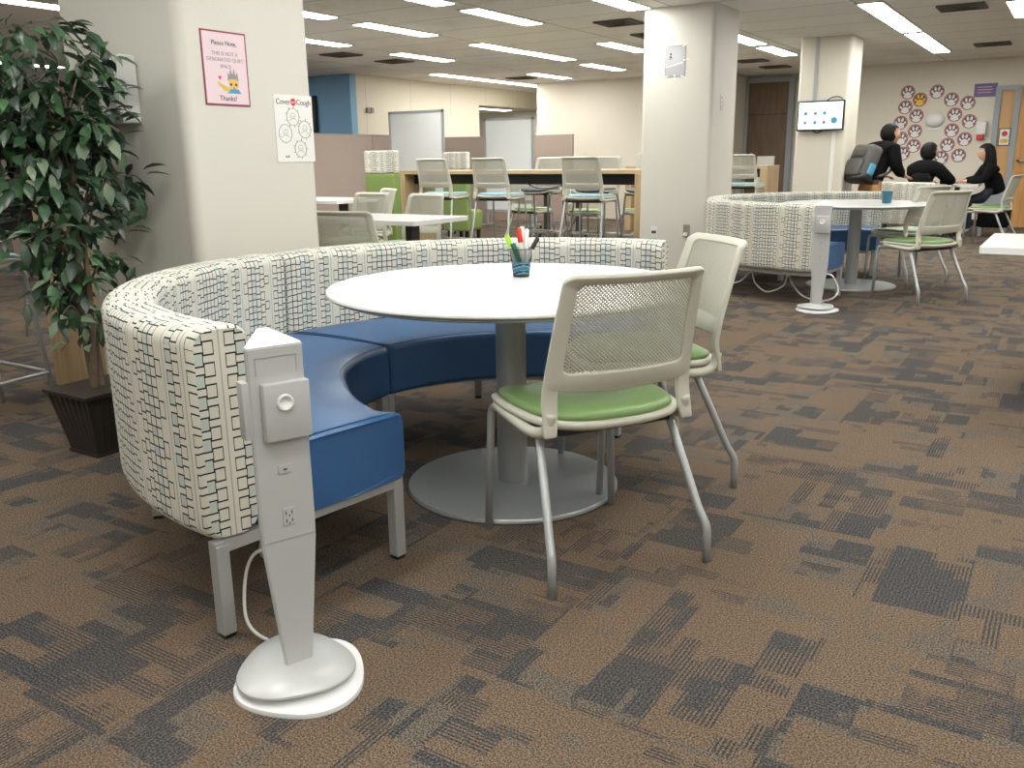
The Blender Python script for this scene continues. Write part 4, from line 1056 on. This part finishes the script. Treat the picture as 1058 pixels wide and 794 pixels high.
# tall settees
def uvbox(bm):
    uvl = bm.loops.layers.uv.verify()
    for f in bm.faces:
        n_ = f.normal
        for lp in f.loops:
            c_ = lp.vert.co
            lp[uvl].uv = (c_.y, c_.z) if abs(n_.x) > .7 else (c_.x, c_.z) if abs(n_.y) > .7 else (c_.x, c_.y)
def settee(x, y, w, ztop, label):
    t = thing('high_back_settee', label, 'settee', (x, y, 0))
    bm = B(); box(bm, -w/2, w/2, -.06, .06, 1.00, ztop, .02); bm.normal_update(); uvbox(bm); obj('upper_back', bm, M_fab, t)
    bm = B(); box(bm, -w/2, w/2, -.06, .06, .12, 1.0, .02); obj('lower_back', bm, M_lounge_green, t)
    bm = B(); box(bm, -w/2, w/2, .06, .36, .12, .42, .04); obj('seat', bm, M_lounge_green, t)
    for sx in (-1, 1):
        for yy in (0, .30): bm = B(); box(bm, sx*(w/2-.05)-.02, sx*(w/2-.05)+.02, yy-.02, yy+.02, 0, .13); obj('leg', bm, M_black, t)
settee(-7.03, 8.25, .46, 1.26, 'green settee with a printed headrest behind the white tables, left one')
settee(-7.75, 10.75, .42, 1.25, 'green settee with a printed headrest between the two whiteboards')

# ------------------------------------------------------------------ white rectangular tables
def rect_table(x0, x1, y0, y1, label, z=.735, castors=True, name='rolling_table', xs=None):
    t = thing(name, label, 'table', ((x0+x1)/2, (y0+y1)/2, 0)); w = (x1-x0)/2; d = (y1-y0)/2
    bm = B(); prism(bm, rrect(-w, w, -d, d, .012, 3), z-.032, z, bev=.002); obj('tabletop', bm, M_white, t)
    for s in (-1, 1):
        lx = s*(w-.28)
        bm = B(); box(bm, lx-.03, lx+.03, -.05, .05, .10, z-.03, .006); obj('leg', bm, M_plast_dk, t)
        bm = B(); box(bm, lx-.025, lx+.025, -d+.06, d-.06, .06, .10, .008); f = obj('foot', bm, M_alu, t)
        for yy in (-d+.08, d-.08):
            bm = B(); r_ = .03; q0 = len(bm.verts); lathe(bm, [(0, -.012), (r_-.004, -.012), (r_, -.008), (r_, .008), (r_-.004, .012), (0, .012)], 20)
            bmesh.ops.transform(bm, matrix=Matrix.Translation((lx, yy, r_))@Matrix.Rotation(pi/2, 4, 'Y'), verts=bm.verts); obj('castor', bm, M_black, f, auto=40)
    return t
rect_table(-.365, 1.2, 4.58, 5.38, 'white rectangular rolling table cut by the right frame edge')
rect_table(-5.45, -3.91, 4.90, 5.56, 'nearer white laminate table behind the near sofa')
rect_table(-8.4, -6.70, 8.0-.9, 8.8-.9, 'farther white laminate table behind the near pillar')
rect_table(-2.1, -1.20, 13.80, 14.3, 'white table the seated people lean on', z=.72)
rect_table(-7.0, -5.9, 11.3, 11.9, 'white desk seen beneath the oak counter', z=.72)

# ------------------------------------------------------------------ people
def skin(name, pts, edges, parent, mats, root=0, sub=2, face_mat=None, smooth=True):
    me = bpy.data.meshes.new(name); me.from_pydata([p[:3] for p in pts], edges, [])
    o = bpy.data.objects.new(name, me); C.objects.link(o)
    md = o.modifiers.new('k', 'SKIN'); md.use_smooth_shade = True
    for i, v in enumerate(me.skin_vertices[0].data):
        r_ = pts[i][3]; v.radius = (r_, pts[i][4] if len(pts[i]) > 4 else r_); v.use_root = (i == root)
    sb = o.modifiers.new('s', 'SUBSURF'); sb.levels = sub; sb.render_levels = sub
    dg = bpy.context.evaluated_depsgraph_get(); m2 = bpy.data.meshes.new_from_object(o.evaluated_get(dg)); m2.name = name
    bpy.data.objects.remove(o); o = bpy.data.objects.new(name, m2); C.objects.link(o)
    m2.materials.clear()
    for m_ in (mats if isinstance(mats, list) else [mats]): m2.materials.append(m_)
    for p in m2.polygons:
        p.use_smooth = True; p.material_index = face_mat(p.center) if face_mat else 0
    o.parent = parent
    return o
def head(parent, c, r_=.095, yaw=0, hair='short', tilt=0):
    """ a head with nose, brow, chin, ears and eyes; faces +Y locally, turned by yaw"""
    Mx = Matrix.Translation(c)@Matrix.Rotation(yaw, 4, 'Z')@Matrix.Rotation(-tilt, 4, 'X')
    bm = B(); bmesh.ops.create_icosphere(bm, subdivisions=4, radius=1)
    for v in bm.verts:
        x, y, z = v.co; k = 1-.28*max(0, -z)**1.2
        if z < 0 and y > 0: y *= 1.0+.06*(-z)
        v.co = Vector((x*.078*k, y*.098*(1-.12*max(0, -z)), z*.118))
        # nose
        dx = v.co.x; dz = v.co.z+.012
        if v.co.y > .05: v.co.y += .022*math.exp(-(dx/.011)**2)*math.exp(-(dz/.020)**2)*(1 if dz < 0 else .8)
        if v.co.y > .05: v.co.y += .006*math.exp(-(dx/.024)**2)*math.exp(-((v.co.z+.055)/.008)**2) - .008*math.exp(-((abs(dx)-.030)/.013)**2)*math.exp(-((v.co.z-.012)/.012)**2)
    for s in (-1, 1): sphere(bm, (s*.078, .0, -.005), (.010, .018, .028), 10)
    bmesh.ops.transform(bm, matrix=Mx, verts=bm.verts); return bm
def person_mesh(t, name, pts, edges, mats, fm, headc, yaw, tilt=0):
    o = skin(name, pts, edges, t, mats, face_mat=fm)
    b1 = bmesh.new(); b1.from_mesh(o.data)
    hb = head(t, headc, yaw=yaw, tilt=tilt); tmp = bpy.data.meshes.new('h'); hb.to_mesh(tmp); hb.free()
    k = len(b1.faces); b1.from_mesh(tmp); b1.faces.ensure_lookup_table()
    for f in b1.faces[k:]: f.material_index = 0; f.smooth = True
    b1.to_mesh(o.data); b1.free(); return o
def hand_edges(pts, edges, wrist_i, w, d, palmr=.022, curl=(0, 0, -.3)):
    """palm and five fingers continuing from wrist vertex; w wrist pos, d direction"""
    d = Vector(d).normalized(); up = Vector((0, 0, 1)); s = d.cross(up).normalized(); w = Vector(w)
    p = w+d*.05; pts.append((*p, palmr, .015)); pi_ = len(pts)-1; edges.append((wrist_i, pi_))
    for k, (off, L_) in enumerate(((-.030, .060), (-.010, .072), (.010, .068), (.030, .052))):
        a = p+d*.035+s*off; b = a+d*L_*.5+Vector((0, 0, -.006)); c_ = b+d*L_*.4+Vector((0, 0, -.018))
        pts.append((*a, .0095)); i0 = len(pts)-1; edges.append((pi_, i0))
        pts.append((*b, .0085)); edges.append((i0, i0+1)); pts.append((*c_, .007)); edges.append((i0+1, i0+2))
    a = w+d*.03-s*.03; b = a+d*.03-s*.015; pts.append((*a, .011)); i0 = len(pts)-1; edges.append((pi_, i0)); pts.append((*b, .009)); edges.append((i0, i0+1))

# 1. standing, backpack, leaning forward. local: faces +Y
t = thing('person', 'standing person in black jacket with a grey backpack, back to the camera', 'person', (-2.28, 12.1, 0), R(-38)); t.scale = (1, 1, .945)
pts = [(0, 0, .86, .135, .10), (0, .03, 1.0, .13, .10), (0, .10, 1.17, .155, .11), (0, .17, 1.30, .14, .09), (0, .22, 1.37, .055),
       (.16, .16, 1.29, .058), (.22, .16, 1.05, .045), (.17, .36, .92, .036), (-.16, .16, 1.29, .058), (-.22, .16, 1.05, .045), (-.17, .36, .92, .036),
       (.10, -.01, .78, .085), (.11, .03, .45, .058), (.11, -.03, .10, .042), (.12, .08, .035, .032), (-.10, -.01, .78, .085), (-.11, .03, .45, .058), (-.11, -.03, .10, .042), (-.12, .08, .035, .032)]
ed = [(0, 1), (1, 2), (2, 3), (3, 4), (3, 5), (5, 6), (6, 7), (3, 8), (8, 9), (9, 10), (0, 11), (11, 12), (12, 13), (13, 14), (0, 15), (15, 16), (16, 17), (17, 18)]
hand_edges(pts, ed, 7, (.17, .36, .92), (-.1, 1, -.2)); hand_edges(pts, ed, 10, (-.17, .36, .92), (.1, 1, -.2))
person_mesh(t, 'body', pts, ed, [M_skin, M_tan, M_black], lambda c_: 2 if c_.z < .08 else (1 if c_.z < .84 else (0 if (c_.z > 1.37 or c_.y > .355) else 2)), (0, .275, 1.455), R(-35), .25)
sh = [p for p in pts[:4]]; sh = [(0, -.005, .78, .175, .14), (0, .03, .98, .175, .14), (0, .10, 1.16, .20, .15), (0, .165, 1.30, .18, .13), (0, .20, 1.385, .10), (.185, .15, 1.27, .095), (.245, .16, 1.05, .080), (.19, .32, .93, .062), (-.185, .15, 1.27, .095), (-.245, .16, 1.05, .080), (-.19, .32, .93, .062)]
skin('jacket', sh, [(0, 1), (1, 2), (2, 3), (3, 4), (3, 5), (5, 6), (6, 7), (3, 8), (8, 9), (9, 10)], t, M_blackc)
bm = B(); Mh = Matrix.Translation((0, .262, 1.475))@Matrix.Rotation(R(-35), 4, 'Z')
bmesh.ops.create_icosphere(bm, subdivisions=3, radius=1)
for v in bm.verts: v.co = Vector((v.co.x*.100, v.co.y*.118-.012, v.co.z*.128+.004))
bmesh.ops.delete(bm, geom=[v for v in bm.verts if v.co.y > .055 and v.co.z < .05], context='VERTS')
bmesh.ops.transform(bm, matrix=Mh, verts=bm.verts); h_ = obj('hair', bm, M_hair, t, smooth=True)
t2 = thing('backpack', 'grey backpack with a blue bottle pocket on the standing person', 'backpack', (-2.28, 12.1, 0), R(-38)); t2.scale = (1, 1, .945)
bm = B(); Mx = Matrix.Translation((0, -.135, 1.085))@Matrix.Rotation(R(-22), 4, 'X')
box(bm, -.185, .185, -.11, .10, -.24, .25, .07, 4, M=Mx); obj('pack_body', bm, M_packgrey, t2, smooth=True)
bm = B(); box(bm, -.14, .14, -.15, -.10, -.20, .02, .03, 3, M=Mx); box(bm, -.10, .10, -.135, -.10, .06, .17, .02, 3, M=Mx); obj('front_pocket', bm, M_packgrey, t2, smooth=True)
bm = B(); box(bm, -.19, .19, -.115, .10, -.255, -.16, .035, 3, M=Mx); obj('pack_bottom', bm, M_black, t2, smooth=True)
bm = B(); 
for s in (-1, 1): tube(bm, [Mx@Vector(p) for p in smooth_path([(s*.09, .06, .24), (s*.11, .17, .26), (s*.14, .30, .18), (s*.155, .31, .02), (s*.17, .15, -.12)], 5)], .018, 6, flat=1.3)
obj('strap', bm, M_packgrey, t2)
bm = B(); box(bm, .165, .215, -.05, .04, -.16, .0, .02, 3, M=Mx); obj('bottle_pocket', bm, M_blueink, t2)

# 2. hooded person seated, seen from behind
t = thing('person', 'seated person in a black hoodie leaning on the white table, back to the camera', 'person', (-1.88, 13.42, 0), R(-25))
pts = [(0, 0, .52, .15, .12), (0, .02, .70, .14, .11), (0, .07, .86, .155, .11), (0, .11, .97, .13, .09), (0, .13, 1.04, .055),
       (.17, .10, .94, .06), (.27, .22, .78, .047), (.20, .44, .755, .036), (-.17, .10, .94, .06), (-.25, .22, .78, .047), (-.15, .44, .755, .036),
       (.10, .20, .50, .085), (.12, .42, .48, .062), (.12, .42, .10, .042), (.12, .50, .035, .034), (-.10, .20, .50, .085), (-.12, .42, .48, .062), (-.12, .42, .10, .042), (-.12, .50, .035, .034)]
ed = [(0, 1), (1, 2), (2, 3), (3, 4), (3, 5), (5, 6), (6, 7), (3, 8), (8, 9), (9, 10), (0, 11), (11, 12), (12, 13), (13, 14), (0, 15), (15, 16), (16, 17), (17, 18)]
hand_edges(pts, ed, 7, (.20, .44, .755), (-.2, 1, 0)); hand_edges(pts, ed, 10, (-.15, .44, .755), (.3, 1, 0))
person_mesh(t, 'body', pts, ed, [M_skin, M_denim, M_black], lambda c_: 2 if c_.z < .07 else (1 if c_.z < .62 else (0 if (c_.z > 1.04 or c_.y > .44) else 2)), (0, .155, 1.155), R(-30), .1)
sh = [(0, -.01, .50, .19, .16), (0, .02, .70, .19, .155), (0, .06, .86, .205, .155), (0, .10, .97, .18, .13), (0, .12, 1.06, .11), (.195, .10, .92, .095), (.29, .22, .785, .078), (.21, .40, .77, .056), (-.195, .10, .92, .095), (-.27, .22, .785, .078), (-.16, .40, .77, .056), (0, -.01, 1.03, .12, .09)]
skin('hoodie', sh, [(0, 1), (1, 2), (2, 3), (3, 4), (3, 5), (5, 6), (6, 7), (3, 8), (8, 9), (9, 10), (3, 11)], t, M_blackc)
bm = B(); bmesh.ops.create_icosphere(bm, subdivisions=3, radius=1)
for v in bm.verts: v.co = Vector((v.co.x*.102, v.co.y*.118-.012, v.co.z*.128+.006))
bmesh.ops.delete(bm, geom=[v for v in bm.verts if v.co.y > .055 and v.co.z < .05], context='VERTS')
bmesh.ops.transform(bm, matrix=Matrix.Translation((0, .155, 1.160))@Matrix.Rotation(R(-30), 4, 'Z'), verts=bm.verts); obj('hair', bm, M_hair, t, smooth=True)

# 3. woman facing the others, side-on; local +Y is where she faces
t = thing('person', 'seated woman with long dark hair in a black top and white shoes', 'person', (-1.00, 14.30, 0), R(108))
pts = [(0, 0, .53, .135, .12), (0, .04, .70, .11, .09), (0, .10, .86, .125, .09), (0, .145, .97, .115, .075), (0, .17, 1.04, .045),
       (.15, .14, .95, .05), (.19, .24, .77, .038), (.09, .44, .755, .030), (-.15, .14, .95, .05), (-.19, .24, .77, .038), (-.07, .44, .755, .030),
       (.09, .18, .52, .078), (.10, .38, .49, .056), (.10, .28, .12, .040), (.11, .38, .045, .036), (-.09, .18, .52, .078), (-.10, .38, .49, .056), (-.10, .34, .12, .040), (-.11, .45, .045, .036)]
ed = [(0, 1), (1, 2), (2, 3), (3, 4), (3, 5), (5, 6), (6, 7), (3, 8), (8, 9), (9, 10), (0, 11), (11, 12), (12, 13), (13, 14), (0, 15), (15, 16), (16, 17), (17, 18)]
hand_edges(pts, ed, 7, (.09, .44, .755), (-.5, 1, 0)); hand_edges(pts, ed, 10, (-.07, .44, .755), (.5, 1, 0))
person_mesh(t, 'body', pts, ed, [M_skin, M_denim, M_whitepl, M_blackc], lambda c_: 2 if c_.z < .10 else (1 if c_.z < .64 else (0 if (c_.z > 1.045 or c_.y > .43) else 3)), (0, .20, 1.14), 0, -.05)
sh = [(0, 0, .56, .165, .15), (0, .04, .70, .145, .125), (0, .10, .86, .165, .125), (0, .14, .985, .15, .105), (.165, .14, .935, .078), (.21, .24, .775, .064), (.10, .40, .764, .046), (-.165, .14, .935, .078), (-.21, .24, .775, .064), (-.08, .40, .764, .046)]
skin('long_sleeved_top', sh, [(0, 1), (1, 2), (2, 3), (3, 4), (4, 5), (5, 6), (3, 7), (7, 8), (8, 9)], t, M_blackc)
bm = B(); bmesh.ops.create_icosphere(bm, subdivisions=4, radius=1)
for v in bm.verts:
    x, y, z = v.co
    if z < 0: v.co = Vector((x*.115*(1-.25*z), y*.085-.035+.085*z, z*.36+.02))
    else: v.co = Vector((x*.090, y*.110-.006, z*.105+.02))
bmesh.ops.delete(bm, geom=[v for v in bm.verts if v.co.y > .050 and v.co.z < .055], context='VERTS')
bmesh.ops.transform(bm, matrix=Matrix.Translation((0, .20, 1.145)), verts=bm.verts); obj('hair', bm, M_hair, t, smooth=True)
# seats for the two seated people
def loveseat(x, y, w, rz, label):
    t = thing('printed_armchair', label, 'armchair', (x, y, 0), rz)
    bm = B(); box(bm, -w/2, w/2, -.08, .08, .20, .77, .035, 3); bm.normal_update(); uvbox(bm); obj('back', bm, M_fab, t, auto=50)
    bm = B(); box(bm, -w/2+.01, w/2-.01, .08, .55, .20, .43, .03, 3); obj('seat', bm, M_vinyl, t, auto=50)
    for sx in (-1, 1):
        for yy in (-.02, .48): bm = B(); box(bm, sx*(w/2-.08)-.025, sx*(w/2-.08)+.025, yy-.025, yy+.025, 0, .20); obj('leg', bm, M_plast_dk, t)
loveseat(-1.99, 13.12, .75, R(-25), 'printed armchair the hooded person sits in')
t = thing('ottoman', 'dark low seat under the woman with long hair', 'stool', (-1.00, 14.30, 0)); bm = B(); box(bm, -.2, .2, -.2, .2, .12, .41, .04, 3); obj('cushion', bm, M_blackc, t, auto=50)
bm = B()
for sx in (-1, 1):
    for sy in (-1, 1): box(bm, sx*.15-.02, sx*.15+.02, sy*.15-.02, sy*.15+.02, 0, .125)
obj('feet', bm, M_alu, t)
t = thing('small_bag', 'dark small bag on the white table between the seated people', 'bag', (-1.62, 13.95, .72)); bm = B(); box(bm, -.08, .08, -.05, .05, 0, .075, .02, 3); obj('pouch', bm, M_blackc, t, auto=50); bm = B(); tube(bm, smooth_path([(-.05, 0, .07), (0, 0, .10), (.05, 0, .07)], 5), .006, 6); obj('handle', bm, M_black, t)

# ------------------------------------------------------------------ world, camera
w = bpy.data.worlds.new('World'); sc.world = w; w.use_nodes = True
w.node_tree.nodes['Background'].inputs[0].default_value = (.9, .95, 1, 1); w.node_tree.nodes['Background'].inputs[1].default_value = .15
cam = bpy.data.cameras.new('Camera'); co = bpy.data.objects.new('Camera', cam); C.objects.link(co); sc.camera = co
p, r, y = R(14.406), R(-.781), R(-32.471)
f = Vector((cos(p)*sin(y), cos(p)*cos(y), -sin(p))); rt = Vector((cos(y), -sin(y), 0)); up = rt.cross(f)
Rv = cos(r)*rt+sin(r)*up; Uv = -sin(r)*rt+cos(r)*up
Mc = Matrix((( Rv.x, Uv.x, -f.x, 0), (Rv.y, Uv.y, -f.y, 0), (Rv.z, Uv.z, -f.z, 1.157), (0, 0, 0, 1)))
co.matrix_world = Mc; cam.sensor_width = 36; cam.lens = 36*910/1058; cam.clip_start = .05
vs_ = sc.view_settings; vs_.view_transform = 'Standard'; vs_.look = 'None'; vs_.gamma = 1; vs_.exposure = .16; vs_.use_curve_mapping = False
